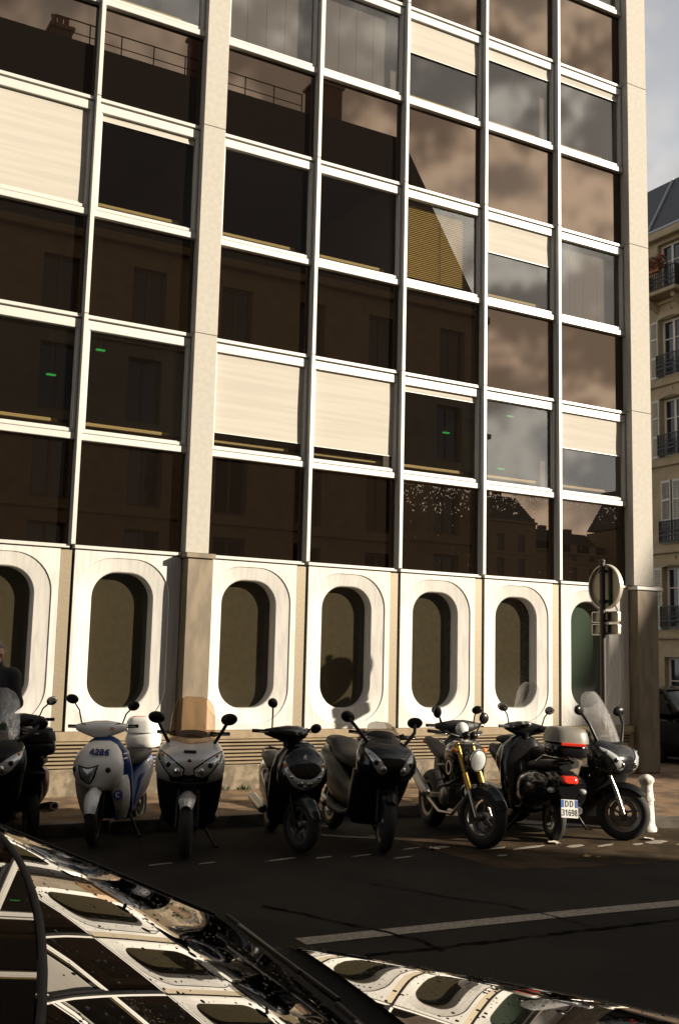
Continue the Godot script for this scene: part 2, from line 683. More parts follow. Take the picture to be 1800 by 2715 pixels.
	paint("water_drop", 0.012, 0.011, 0.010, 0.25).metallic_specular = 0.3
	paint("sign_back", 0.34, 0.29, 0.21, 0.4, 0.3)
	paint("sign_rim", 0.62, 0.57, 0.48, 0.3, 0.4)
	paint("pole_brown", 0.030, 0.019, 0.014, 0.5)
	grain(paint("bollard_white", 0.72, 0.68, 0.60, 0.6), noise_tex(0.04, 0.7, 1.0, 256, 4, 111, 0.3, 0.6), 1.5)
	paint("skin", 0.45, 0.25, 0.17, 0.6)
	paint("jacket", 0.013, 0.012, 0.014, 0.85)
	paint("trousers", 0.018, 0.018, 0.024, 0.85)
	paint("shoe", 0.015, 0.012, 0.010, 0.5)
	paint("hair_grey", 0.16, 0.13, 0.10, 0.8)
	paint("cowl_plastic", 0.006, 0.006, 0.006, 0.8).metallic_specular = 0.2
	paint("peeling_film", 0.16, 0.135, 0.11, 0.7)

# ------------------------------------------------------------------ ground
func kerb_line() -> PackedVector2Array:
	# x, z of the kerb edge on the facade side: the parking bay, then the wider corner
	return PackedVector2Array([Vector2(-14, 2.1), Vector2(0.5, 2.1), Vector2(1.15, 2.35), Vector2(1.8, 3.2), Vector2(2.35, 3.85), Vector2(3.1, 4.15), Vector2(7.2, 4.5), Vector2(8.4, 4.1), Vector2(8.9, 3.0), Vector2(8.9, -60)])

func ground() -> void:
	var s := Shape.new()
	s.add(PackedVector3Array([Vector3(-200, 0, -200), Vector3(200, 0, -200), Vector3(200, 0, 200), Vector3(-200, 0, 200)]), PackedInt32Array([0, 1, 2, 0, 2, 3]), false, Vector3.UP)
	setting("road", s, M.asphalt)
	# pavement before the office building, inside the kerb stones
	var k := kerb_line()
	var poly := PackedVector2Array()
	var inner := PackedVector2Array()
	for i in k.size():
		var a := (k[i] - k[maxi(i - 1, 0)]).normalized()
		var b := (k[mini(i + 1, k.size() - 1)] - k[i]).normalized()
		var d := (a + b).normalized()
		inner.append(k[i] - Vector2(-d.y, d.x) * 0.15)
	for p in inner:
		poly.append(Vector2(p.x, -p.y))
	poly.append(Vector2(-14, 60))
	s = Shape.new()
	s.prism(poly, -0.1, PAVE - 0.006, Transform3D(Basis(Vector3.RIGHT, Vector3.FORWARD, Vector3.UP), Vector3.ZERO))
	var pv := setting("pavement", s, M.pavement_asphalt)
	# kerb stones
	var walked := 0.0
	for i in k.size() - 2:
		var a := k[i]
		var b := k[i + 1]
		var ia := inner[i]
		var ib := inner[i + 1]
		var len := a.distance_to(b)
		var cnt := maxi(1, roundi(len / 0.95))
		for j in cnt:
			var t0 := float(j) / cnt + 0.004
			var t1 := float(j + 1) / cnt - 0.004
			var q := [a.lerp(b, t0), a.lerp(b, t1), ia.lerp(ib, t1), ia.lerp(ib, t0)]
			var rings := []
			var dy := rng.randf_range(-0.005, 0.004)
			for lv in [[-0.1, 0.0], [PAVE - 0.018 + dy, 0.0], [PAVE + dy, 0.016]]:
				var rr := PackedVector3Array()
				var mid: Vector2 = (q[0] + q[1] + q[2] + q[3]) / 4.0
				for p in q:
					var pp: Vector2 = p + (mid - p).normalized() * lv[1]
					rr.append(Vector3(pp.x, lv[0], pp.y))
				rings.append(rr)
			var st := Shape.new()
			st.loft(rings, false, true, false)
			put(pv, "kerb_stone", st, M.granite)
		walked += len
	# pavement on the camera's side
	s = Shape.new()
	s.bx(-60, 14.5, -0.1, 0.12, 12.05, 60)
	setting("pavement", s, M.pavement_asphalt)
	# sunlit ground by the bay line, painted as a strip of lighter asphalt
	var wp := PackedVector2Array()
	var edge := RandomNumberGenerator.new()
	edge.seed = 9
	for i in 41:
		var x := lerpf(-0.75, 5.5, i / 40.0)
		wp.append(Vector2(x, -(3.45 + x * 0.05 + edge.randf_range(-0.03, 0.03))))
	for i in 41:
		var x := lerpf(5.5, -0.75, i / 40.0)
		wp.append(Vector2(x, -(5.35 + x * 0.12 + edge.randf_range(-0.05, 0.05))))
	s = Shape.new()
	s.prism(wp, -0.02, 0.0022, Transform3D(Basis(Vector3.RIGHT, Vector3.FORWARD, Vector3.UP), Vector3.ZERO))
	setting("painted_sun_asphalt", s, M.painted_sun_asphalt)
	# long white line
	var pts := [Vector2(-3.50, 6.62), Vector2(-2.2, 6.67), Vector2(-1.2, 6.73), Vector2(-0.30, 6.80), Vector2(1.2, 6.90), Vector2(3.5, 7.06)]
	setting("road_marking", ribbon(pts, 0.165, 0.004, 0.012, 5), M.road_paint).set_meta("label", "long white painted line across the dark road")
	# worn fragments of the parking bay line
	var bits := [[-3.42, 3.83, 0.34, 0.035], [-3.02, 3.93, 0.22, 0.03], [-2.33, 4.02, 0.42, 0.045], [-1.93, 4.08, 0.2, 0.035], [-1.55, 4.12, 0.3, 0.03], [-0.92, 3.98, 0.3, 0.05], [-0.60, 4.03, 0.24, 0.11], [-0.12, 4.28, 0.42, 0.04], [0.22, 4.36, 0.5, 0.06], [0.72, 4.47, 0.26, 0.10], [1.05, 4.55, 0.3, 0.05], [1.42, 4.62, 0.2, 0.06], [1.72, 4.60, 0.34, 0.13], [1.95, 4.78, 0.3, 0.06], [2.35, 4.62, 0.3, 0.16], [2.9, 4.85, 0.4, 0.07], [-1.25, 4.35, 0.25, 0.03], [-0.3, 4.62, 0.14, 0.04]]
	for b in bits:
		var sc := Shape.new()
		var pl := PackedVector2Array()
		for i in 11:
			var a := TAU * i / 11
			var q := rng.randf_range(0.62, 1.1)
			pl.append(Vector2(b[0] + cos(a) * b[2] * 0.5 * q + sin(a) * b[3] * 0.1, -(b[1] + sin(a) * b[3] * 0.55 * q - cos(a) * b[2] * 0.08)))
		sc.prism(pl, 0.001, 0.0062, Transform3D(Basis(Vector3.RIGHT, Vector3.FORWARD, Vector3.UP), Vector3.ZERO))
		setting("road_marking", sc, M.road_paint)
	# zebra stripes at the corner, far right
	for i in 3:
		setting("road_marking", ribbon([Vector2(10.2, -2.0 - i * 1.0), Vector2(16.0, -2.0 - i * 1.0)], 0.5, 0.004, 0.01, 80 + i), M.road_paint)
	# tar filled cracks
	var cracks := [[Vector2(-3.30, 5.62), Vector2(-3.14, 5.95), Vector2(-3.02, 6.3), Vector2(-2.88, 6.62), Vector2(-2.78, 6.95), Vector2(-2.80, 7.2)], [Vector2(-2.15, 5.25), Vector2(-1.98, 5.62), Vector2(-1.80, 6.02), Vector2(-1.62, 6.3), Vector2(-1.52, 6.72), Vector2(-1.48, 7.15)], [Vector2(-3.4, 7.08), Vector2(-2.6, 7.12), Vector2(-1.5, 7.16), Vector2(-0.3, 7.22), Vector2(1.2, 7.34), Vector2(3.0, 7.5)]]
	var w := [0.022, 0.018, 0.03]
	for i in 3:
		setting("road_crack", ribbon(cracks[i], w[i], 0.0075, 0.35, 20 + i), M.tar)
	# leaf and paper litter
	for b in [[0.42, 4.98, 0.09, 0, "larger curled yellow leaf on the road behind the scooter with the plate"], [0.50, 5.04, 0.05, 0, "small yellow leaf beside the larger curled leaf on the road"], [-2.9, 3.2, 0.05, 0, "small yellow leaf on the road under the silver scooter"], [1.75, 4.45, 0.13, 1, "crumpled pale paper scrap by the front wheel near the bollard"], [0.62, 4.28, 0.14, 1, "crumpled pale paper scrap beside the rear wheel under the number plate"], [-0.72, 4.10, 0.12, 1, "crumpled pale paper scrap beside the motorcycle front wheel"]]:
		var sc := Shape.new()
		var g := []
		for j in 4:
			var line := []
			for i in 4:
				line.append(Vector3(b[0] + (i / 3.0 - 0.5) * b[2] * (1.0 - 0.3 * absf(j - 1.5)), 0.007 + rng.randf() * b[2] * 0.16, b[1] + (j / 3.0 - 0.5) * b[2] * 0.8))
			g.append(line)
		sc.shell(g, 0.002, Vector3.UP)
		var o := put(self, "fallen_leaf" if b[3] == 0 else "paper_scrap", sc, M.dry_leaf if b[3] == 0 else M.litter_paper)
		tag(o, b[4], "leaf" if b[3] == 0 else "paper", "litter on the road")
	# weeds in the kerb
	for b in [[-1.75, 2.13, "weed tuft at the kerb between the silver and the small black scooter"], [-1.55, 2.16, "weed tuft at the kerb behind the small black scooter"], [2.25, 4.0, "weed tuft at the kerb beside the white bollard"], [2.7, 4.18, "weed tuft at the kerb of the street corner past the bollard"], [-0.9, 0.04, "weed tuft at the wall foot below the grille, right of its neighbour"], [-1.2, 0.03, "weed tuft at the wall foot beside the stained pillar"]]:
		var sc := Shape.new()
		for i in 26:
			var a := rng.randf() * TAU
			var l := rng.randf_range(0.03, 0.09)
			var p := Vector3(b[0] + rng.randf_range(-0.1, 0.1), 0.0 if b[1] > 1.0 else PAVE, b[1] + rng.randf_range(-0.01, 0.03))
			var tip := p + Vector3(cos(a) * l * 0.6, l, sin(a) * l * 0.4)
			var sd := Vector3(-sin(a), 0, cos(a)) * 0.008
			sc.add(PackedVector3Array([p - sd, p + sd, tip]), PackedInt32Array([0, 1, 2]), false, Vector3.BACK)
		var o := put(self, "weed_tuft", sc, M.weed)
		tag(o, b[2], "weed", "weeds by the kerb" if b[1] > 1.0 else "weeds by the wall")

func ribbon(pts: Array, width: float, y: float, rough: float, sd: int) -> Shape:
	# a flat strip with a ragged edge
	var rr := RandomNumberGenerator.new()
	rr.seed = sd
	var fine := []
	for i in pts.size() - 1:
		var c := maxi(2, roundi(pts[i].distance_to(pts[i + 1]) / 0.06))
		for j in c:
			fine.append(pts[i].lerp(pts[i + 1], float(j) / c))
	fine.append(pts[-1])
	var vs := PackedVector3Array()
	var tri := PackedInt32Array()
	for i in fine.size():
		var d: Vector2 = (fine[mini(i + 1, fine.size() - 1)] - fine[maxi(i - 1, 0)]).normalized()
		var o := Vector2(-d.y, d.x) * width * 0.5
		var wob := o * rr.randf_range(-rough, rough) * 1.5 if rough > 0.1 else Vector2.ZERO
		var a: Vector2 = fine[i] + o * (1.0 + rr.randf_range(-rough, rough) * 3.0) + wob
		var b: Vector2 = fine[i] - o * (1.0 + rr.randf_range(-rough, rough) * 3.0) + wob
		vs.append(Vector3(a.x, y, a.y))
		vs.append(Vector3(b.x, y, b.y))
		if i > 0:
			var q := i * 2
			tri.append_array([q - 2, q - 1, q, q - 1, q + 1, q])
	var s := Shape.new()
	s.add(vs, tri, false, Vector3.UP)
	return s

# ------------------------------------------------------------------ office building
const BAYS := [[-6.243, -4.803], [-4.743, -3.303], [-3.243, -1.827], [-1.504, -0.06], [0.0, 1.44], [1.5, 2.94], [3.0, 4.44], [4.5, 5.96]]
const ZP := -0.06       # face of the porthole panels
const ZG := -0.135      # face of the spandrel glass

func rounded(x0: float, x1: float, y0: float, y1: float, r: float, z: float, arc := 10) -> PackedVector3Array:
	var p := PackedVector3Array()
	var cs := [Vector2(x1 - r, y1 - r), Vector2(x0 + r, y1 - r), Vector2(x0 + r, y0 + r), Vector2(x1 - r, y0 + r)]
	for k in 4:
		for i in arc + 1:
			var a := PI / 2 * (k + float(i) / arc)
			p.append(Vector3(cs[k].x + cos(a) * r, cs[k].y + sin(a) * r, z))
	return p

func squared(x0: float, x1: float, y0: float, y1: float, ref: PackedVector3Array, z: float, arc := 10) -> PackedVector3Array:
	# the same number of points as rounded(), on a plain rectangle
	var p := PackedVector3Array()
	var cs := [Vector2(x1, y1), Vector2(x0, y1), Vector2(x0, y0), Vector2(x1, y0)]
	for k in 4:
		for i in arc + 1:
			var q := ref[k * (arc + 1) + i]
			var t := float(i) / arc
			var c: Vector2 = cs[k]
			var first := ref[k * (arc + 1)]
			var last := ref[k * (arc + 1) + arc]
			var a := Vector2(c.x, first.y) if k % 2 == 0 else Vector2(first.x, c.y)
			var b := Vector2(last.x, c.y) if k % 2 == 0 else Vector2(c.x, last.y)
			var m := a.lerp(c, t * 2.0) if t < 0.5 else c.lerp(b, t * 2.0 - 1.0)
			p.append(Vector3(m.x, m.y, z))
	return p

func band(s: Shape, a: PackedVector3Array, b: PackedVector3Array, face: Vector3, toward_middle := 0.0) -> void:
	var k := a.size()
	var vs := PackedVector3Array(a)
	vs.append_array(b)
	var tri := PackedInt32Array()
	for i in k:
		var j := (i + 1) % k
		tri.append_array([i, j, k + i, j, k + j, k + i])
	if toward_middle != 0.0:
		# inner faces of an opening look at its middle: orient with the first quad
		var mid := Vector3.ZERO
		for p in vs:
			mid += p
		mid /= vs.size()
		s.add(vs, tri, true)
		# add() turned them outwards; turn back
		var base := s.v.size() - vs.size()
		for i in vs.size():
			s.n[base + i] = -s.n[base + i]
		var i0 := s.ix.size() - tri.size()
		for i in range(i0, s.ix.size(), 3):
			var x := s.ix[i + 1]
			s.ix[i + 1] = s.ix[i + 2]
			s.ix[i + 2] = x
	else:
		s.add(vs, tri, true, face)

func office_building() -> void:
	var b := thing("office_building", "office block with brown glass panels, white frames and rounded porthole windows", "building")
	var mull := Shape.new()
	# mullion of one storey, standing at its own right edge, bottom at y 0
	mull.bx(-0.060, -0.0045, 0.004, SH - 0.004, -0.066, 0.0, 0.004)
	mull.bx(-0.052, -0.012, 0.004, SH - 0.004, -0.080, -0.068)
	mull.bx(-0.060, -0.0045, 0.004, SH - 0.004, -0.16, -0.082, 0.003)
	var mm := mull.mesh()
	var edges := [-6.243, -4.743, -3.243, 0.0, 1.5, 3.0, 4.5]
	for s in 5:
		for x in edges:
			put(b, "mullion", mm, M.aluminium, Transform3D(Basis.IDENTITY, Vector3(x, Y0 + s * SH, 0)))
	# blinds: [storey][bay] = how far the outside roller blind is down
	var out := {Vector2i(0, 3): 0.86, Vector2i(0, 4): 0.865, Vector2i(0, 5): 0.075, Vector2i(0, 7): 0.46, Vector2i(1, 1): 1.0, Vector2i(1, 2): 0.075, Vector2i(1, 6): 0.42, Vector2i(2, 5): 0.43, Vector2i(2, 6): 0.16, Vector2i(2, 7): 0.10, Vector2i(2, 1): 0.5, Vector2i(3, 2): 0.4, Vector2i(3, 4): 0.7, Vector2i(0, 0): 0.3, Vector2i(1, 0): 0.8, Vector2i(4, 3): 0.5}
	var within := {Vector2i(1, 5): "gold", Vector2i(1, 7): "beige", Vector2i(2, 3): "beige", Vector2i(2, 4): "beige", Vector2i(3, 6): "beige"}
	for s in 5:
		var y := Y0 + s * SH
		for k in BAYS.size():
			var x0: float = BAYS[k][0] + 0.002
			var x1: float = BAYS[k][1] - 0.002
			var sg := Shape.new()
			sg.box(Vector3.ZERO, Vector3(x1 - x0 - 0.002, 1.308, 0.03))
			put(b, "spandrel_panel", sg, M.brown_glass, Transform3D(Basis.from_euler(Vector3(rng.randf_range(-1, 1), rng.randf_range(-1, 1), 0) * 0.0022), Vector3((x0 + x1) / 2, y + 0.6585, ZG - 0.017)))
			bar(b, "sill_strip", M.aluminium, x0, x1, y + 1.315, y + 1.398, ZG - 0.05, -0.064, 0.005)
			bar(b, "transom", M.aluminium, x0, x1, y + SH - 0.044, y + SH + 0.003, ZG - 0.05, -0.066, 0.004)
			office_window(b, x0 + 0.008, x1 - 0.008, y, out.get(Vector2i(s, k), 0.0), within.get(Vector2i(s, k), ""))
		# floor slab, ceiling and partitions of the offices behind
		bar(b, "floor_slab", M.room_floor, -6.3, 6.3, y + 0.12, y + 0.42, -5.2, -0.19)
		bar(b, "back_wall", M.room_wall, -6.3, 6.3, y + 0.42, y + SH + 0.118, -5.3, -5.2)
		for x in [-4.77, -1.66, 1.47, 4.47]:
			bar(b, "partition", M.room_wall, x - 0.05, x + 0.05, y + 0.421, y + SH + 0.119, -5.19, -0.45)
	# film that peels off the lowest glass panels near the corner
	for k in [5, 6, 7]:
		var fs := Shape.new()
		var x0: float = BAYS[k][0]
		for i in 260 - (k - 5) * 70:
			var q := rng.randf()
			var px := x0 + rng.randf_range(0.03, 1.36)
			var py := Y0 + 1.29 - (pow(q, 2.2) * (0.42 if k == 5 else 0.30) if i % 9 else rng.randf() * 1.2)
			var rr := rng.randf_range(0.003, 0.016) * (1.0 if i % 9 else 0.5)
			var a := rng.randf() * TAU
			var u := Vector3(cos(a), sin(a), 0) * rr * rng.randf_range(0.8, 2.4)
			var w := Vector3(-sin(a), cos(a), 0) * rr * rng.randf_range(0.15, 0.5)
			var c := Vector3(px, py, ZG + 0.0015)
			fs.add(PackedVector3Array([c - u, c - w * 0.8 + u * 0.2, c + u, c + w]), PackedInt32Array([0, 1, 2, 0, 2, 3]), false, Vector3.BACK)
		put(b, "peeling_film", fs, M.peeling_film).set_meta("kind", "stuff")
	# lit ceiling lamps that show through the glass
	for p in [Vector3(-3.3, 5.58, -1.5), Vector3(-2.72, 5.95, -1.2), Vector3(3.29, 5.60, -1.5), Vector3(4.20, 5.90, -0.95), Vector3(4.05, 5.0, -1.0)]:
		var ls := Shape.new()
		ls.bx(-0.065, 0.065, -0.012, 0.012, -0.02, 0.02, 0.006)
		var rod := Shape.new()
		rod.tube([Vector3(0, 0.012, 0), Vector3(0, Y0 + SH + 0.115 - p.y, 0)], 0.004, 6)
		var lm := put(b, "ceiling_lamp", ls, M.lamp_green, Transform3D(Basis.IDENTITY, p))
		put(lm, "hanger", rod, M.room_wall)
	# strip that the first storey stands on
	for k in BAYS.size():
		bar(b, "transom", M.aluminium, BAYS[k][0] + 0.002, BAYS[k][1] - 0.002, Y0 - 0.042, Y0 + 0.001, -0.2, -0.045, 0.004)
	# stone pillars in storey-high pieces
	for s in 5:
		var y := Y0 + s * SH
		bar(b, "pillar_stone", M.stone_cladding, -1.827, -1.504, y + 0.003, y + SH - 0.003, -0.3, 0.02, 0.006)
		bar(b, "pillar_stone", M.stone_cladding, 5.965, 6.412, y + 0.003, y + SH - 0.003, -0.5, 0.05, 0.006)
	bar(b, "pillar_plinth", M.stained_metal, -1.835, -1.475, PAVE, Y0 - 0.075, -0.3, 0.13, 0.012)
	bar(b, "pillar_cap", M.stained_metal, -1.86, -1.455, Y0 - 0.072, Y0 - 0.006, -0.3, 0.155, 0.006)
	bar(b, "pillar_plinth", M.stained_metal, 5.955, 6.425, PAVE, Y0 - 0.075, -0.5, 0.13, 0.012)
	bar(b, "pillar_cap", M.aluminium, 5.935, 6.52, Y0 - 0.072, Y0 - 0.014, -0.52, 0.155, 0.006)
	# porthole panels
	for k in BAYS.size():
		porthole_panel(b, BAYS[k][0] + 0.016, k == 7)
	for x in [-4.903, -3.403, -1.907, -0.16, 1.34, 2.84, 4.34, 5.86]:
		if absf(x + 1.907) < 0.01 or x > 5.8:
			continue
		bar(b, "metal_strip", M.metal_strip, x + 0.004, x + 0.148, 0.868, Y0 - 0.06, -0.2, -0.085, 0.006)
	bar(b, "ground_wall", M.room_wall, -6.3, 6.3, PAVE, Y0 - 0.05, -5.0, -0.345)
	# ledge, grille and foot of the wall, in two runs beside the pillar
	for run in [[-6.3, -1.838], [-1.472, 5.953]]:
		var x0: float = run[0]
		var x1: float = run[1]
		bar(b, "ledge", M.ledge_stone, x0, x1, 0.755, 0.864, -0.3, 0.055, 0.008)
		bar(b, "ledge_lip", M.ledge_stone, x0, x1, 0.722, 0.753, -0.3, 0.035, 0.004)
		bar(b, "grille_back", M.ledge_stone, x0, x1, 0.43, 0.72, -0.34, -0.29)
		for i in 6:
			var sl := Shape.new()
			sl.box(Vector3((x0 + x1) / 2, 0.694 - i * 0.047, -0.035), Vector3(x1 - x0 - 0.01, 0.020, 0.10), 0.004, Basis(Vector3.RIGHT, 0.2))
			put(b, "grille_slat", sl, M.ledge_stone)
		bar(b, "wall_foot", M.base_stone, x0, x1, PAVE - 0.02, 0.428, -0.3, 0.02, 0.01)
	bar(b, "ledge_end", M.ledge_stone, 5.87, 5.952, 0.43, 0.72, -0.13, 0.03, 0.006)
	# roof parapet and the other outer walls
	bar(b, "parapet", M.stone_cladding, -6.4, 6.44, Y0 + 5 * SH + 0.003, Y0 + 5 * SH + 0.75, -0.5, 0.06, 0.02)
	bar(b, "roof_slab", M.stone_cladding, -6.3, 6.4, Y0 + 5 * SH + 0.006, Y0 + 5 * SH + 0.2, -12, -0.51)
	bar(b, "side_wall", M.stone_cladding, 6.302, 6.41, PAVE, Y0 + 5 * SH, -12, -0.53)
	bar(b, "side_wall", M.stone_cladding, -6.40, -6.302, PAVE, Y0 + 5 * SH, -12, 0.0)
	bar(b, "rear_wall", M.stone_cladding, -6.3, 6.3, PAVE, Y0 + 5 * SH, -12, -11.8)
	# small lamp housing on the corner pillar
	var box := bar(b, "wall_box", M.sign_rim, 6.53, 6.61, 2.58, 2.80, -0.2, -0.1, 0.01)
	bar(box, "bracket", M.matt_black, 6.425, 6.60, 2.54, 2.578, -0.18, -0.12, 0.004)

func office_window(b: Node, x0: float, x1: float, y: float, down: float, inside: String) -> void:
	var w := group(b, "window")
	var s := Shape.new()
	var bot := y + 1.408
	var top := y + SH - 0.064
	s.bx(x0, x1, bot, bot + 0.044, -0.17, -0.082, 0.005)
	s.bx(x0, x1, top - 0.118, top, -0.17, -0.082, 0.005)
	s.bx(x0, x0 + 0.040, bot + 0.0445, top - 0.1185, -0.17, -0.082, 0.004)
	s.bx(x1 - 0.040, x1, bot + 0.0445, top - 0.1185, -0.17, -0.082, 0.004)
	# inner rebate, a second thin frame step
	s.bx(x0 + 0.0405, x0 + 0.052, bot + 0.0445, top - 0.1185, -0.16, -0.105)
	s.bx(x1 - 0.052, x1 - 0.0405, bot + 0.0445, top - 0.1185, -0.16, -0.105)
	s.bx(x0 + 0.0525, x1 - 0.0525, bot + 0.0445, bot + 0.056, -0.16, -0.105)
	put(w, "frame", s, M.aluminium)
	var gx0 := x0 + 0.053
	var gx1 := x1 - 0.053
	var g0 := bot + 0.057
	var g1 := top - 0.119
	var gp := Shape.new()
	gp.box(Vector3.ZERO, Vector3(gx1 - gx0, g1 - g0, 0.006))
	put(w, "pane", gp, M.window_glass, Transform3D(Basis.from_euler(Vector3(rng.randf_range(-1, 1), rng.randf_range(-1, 1), 0) * 0.003), Vector3((gx0 + gx1) / 2, (g0 + g1) / 2, -0.147)))
	if down > 0.0:
		var yb := g1 - (g1 - g0) * down
		var bs := Shape.new()
		var g := []
		for j in 9:
			var line := []
			var t := j / 8.0
			for i in 7:
				var q := i / 6.0
				line.append(Vector3(lerpf(gx0 + 0.004, gx1 - 0.004, q), lerpf(g1, yb + 0.012, t), -0.124 + 0.004 * sin(t * 5.0 + x0 * 3.0) + 0.003 * sin(q * PI)))
			g.append(line)
		bs.shell(g, 0.002, Vector3.BACK)
		put(w, "roller_blind", bs, M.blind_cloth)
		bar(w, "blind_rail", M.aluminium, gx0 + 0.004, gx1 - 0.004, yb, yb + 0.014, -0.130, -0.116, 0.003)
	if inside == "beige":
		for i in 4:
			var q := lerpf(gx0 + 0.16, gx1 - 0.26, i / 3.0)
			var vs := Shape.new()
			vs.box(Vector3(q, (g0 + 0.06 + g1) / 2, -0.24), Vector3((gx1 - gx0 - 0.42) / 3.0 - 0.006, g1 - g0 - 0.06, 0.003), 0.0)
			put(w, "blind_slat", vs, M.beige_screen)
	elif inside == "gold":
		var vs := Shape.new()
		var cnt := 40
		for i in cnt:
			var yy := lerpf(g1 - 0.01, g0 + 0.10, float(i) / (cnt - 1))
			vs.box(Vector3((gx0 + gx1) / 2 - 0.03, yy, -0.24), Vector3(gx1 - gx0 - 0.09, 0.003, 0.030), 0.0, Basis(Vector3.RIGHT, 1.0))
		put(w, "venetian_blind", vs, M.gold_slat).set_meta("kind", "stuff")
		for q in [0.06, 0.52]:
			bar(w, "blind_cord", M.joint_dark, lerpf(gx0, gx1, q) - 0.003, lerpf(gx0, gx1, q) + 0.003, g0 + 0.1, g1, -0.224, -0.220)
	else:
		bar(w, "ledge_bar", M.ledge_bar, gx0 - 0.04, gx1 - 0.13, g0 + 0.075, g0 + 0.122, -0.33, -0.25, 0.006)

func porthole_panel(b: Node, x: float, green: bool) -> void:
	var p := group(b, "porthole_panel")
	var x1 := x + 1.322
	if x1 > -1.95 and x1 < -1.8:
		x1 = -1.842
	if x1 > 5.7:
		x1 = 5.948
	var y0 := 0.868
	var y1 := Y0 - 0.058
	var ox0 := x + 0.235
	var ox1 := x + 1.045
	var oy0 := 1.13
	var oy1 := 2.83
	var off := 0.195
	var r0 := rounded(ox0, ox1, oy0, oy1, 0.33, ZP - 0.046)
	var gx0 := maxf(ox0 - off, x + 0.03)
	var gx1 := minf(ox1 + off, x1 - 0.03)
	var rg := rounded(gx0, gx1, oy0 - off, oy1 + 0.165, 0.47, ZP)
	var rg2 := rounded(gx0 + 0.007, gx1 - 0.007, oy0 - off + 0.007, oy1 + 0.158, 0.465, ZP - 0.013)
	var sq := squared(x, x1, y0, y1, rg, ZP)
	var sqb := squared(x, x1, y0, y1, rg, -0.29)
	var rim := rounded(ox0 + 0.012, ox1 - 0.012, oy0 + 0.012, oy1 - 0.012, 0.32, ZP - 0.058)
	var back := rounded(ox0 + 0.012, ox1 - 0.012, oy0 + 0.012, oy1 - 0.012, 0.32, ZP - 0.215)
	var s := Shape.new()
	band(s, sqb, sq, Vector3.ZERO)
	band(s, sq, rg, Vector3.BACK)
	band(s, rg, rg2, Vector3.BACK)
	band(s, rg2, r0, Vector3.BACK)
	band(s, r0, rim, Vector3.BACK)
	band(s, rim, back, Vector3.ZERO, 1.0)
	put(p, "panel", s, M.white_panel)
	bar(p, "porthole_glass", M.green_porthole_glass if green else M.porthole_glass, ox0 - 0.02, ox1 + 0.02, oy0 - 0.02, oy1 + 0.02, ZP - 0.238, ZP - 0.216)

# ------------------------------------------------------------------ houses
# A stone house whose front runs along its own x from 0 to length and looks along its own +z.
# floors: [bottom of window, top of window]; axes: x of each window; roof: [eave, top, inset front, inset ends]
func house(called: String, label: String, at: Vector3, turn: float, length: float, depth: float, floors: Array, axes: Array, half: float, roof: Array, stone: Material, detail: bool, grp := "") -> Node3D:
	var t := thing(called, label, "building", at, turn, grp)
	var eave: float = roof[0]
	var low := 0.0
	var s := Shape.new()
	s.bx(0, length, 0, eave - 0.3, -depth, -0.35)
	put(t, "wall", s, stone)
	var lows := []
	for fl in floors:
		bar(t, "wall_band", stone, 0, length, low, fl[0], -0.349, 0.0)
		var x := 0.0
		for a in axes:
			bar(t, "wall_pier", stone, x, a - half, fl[0] + 0.001, fl[1] - 0.001, -0.349, 0.0)
			x = a + half
		bar(t, "wall_pier", stone, x, length, fl[0] + 0.001, fl[1] - 0.001, -0.349, 0.0)
		low = fl[1]
		lows.append(fl[1])
	bar(t, "wall_band", stone, 0, length, low, eave - 0.3, -0.349, 0.0)
	# cornices
	for i in floors.size():
		if i > 0:
			var yy: float = floors[i][0] - 0.36
			bar(t, "cornice", stone, -0.02, length + 0.02, yy, yy + 0.13, -0.2, 0.10, 0.02)
	bar(t, "cornice", stone, -0.1, length + 0.1, eave - 0.3, eave, -0.5, 0.30, 0.03)
	# windows
	var frame := Shape.new()
	var fh: float = floors[0][1] - floors[0][0]
	for i in floors.size():
		var h: float = floors[i][1] - floors[i][0]
		frame = Shape.new()
		frame.bx(-half, -half + 0.09, 0, h, -0.30, -0.22)
		frame.bx(half - 0.09, half, 0, h, -0.30, -0.22)
		frame.bx(-half + 0.09, half - 0.09, h - 0.09, h, -0.30, -0.22)
		frame.bx(-0.05, 0.05, 0.12, h - 0.09, -0.30, -0.215)
		frame.bx(-half + 0.09, half - 0.09, 0, 0.12, -0.30, -0.22)
		if detail:
			frame.bx(-half + 0.09, -0.05, h * 0.66, h * 0.66 + 0.04, -0.29, -0.23)
			frame.bx(0.05, half - 0.09, h * 0.66, h * 0.66 + 0.04, -0.29, -0.23)
		var fm := frame.mesh()
		var gl := Shape.new()
		gl.bx(-half + 0.05, half - 0.05, 0.05, h - 0.05, -0.275, -0.262)
		var gm := gl.mesh()
		for a in axes:
			var xf := Transform3D(Basis.IDENTITY, Vector3(a, floors[i][0], 0))
			var w := group(t, "window", xf)
			put(w, "frame", fm, M.sash_paint if detail else M.brown_sash)
			put(w, "pane", gm, M.dark_pane)
			if detail and i > 0:
				balcony(w, half, h, i == floors.size() - 1)
	# roof
	var ins: float = roof[2]
	var ine: float = roof[3]
	var rs := Shape.new()
	var mk := func(y: float, k: float) -> PackedVector3Array:
		return PackedVector3Array([Vector3(ine * k, y, -ins * k), Vector3(length - ine * k, y, -ins * k), Vector3(length - ine * k, y, -depth + ins * k), Vector3(ine * k, y, -depth + ins * k)])
	rs.loft([mk.call(eave + 0.001, 0.0), mk.call(roof[1], 1.0)], false, true, false)
	put(t, "roof", rs, M.slate)
	return t

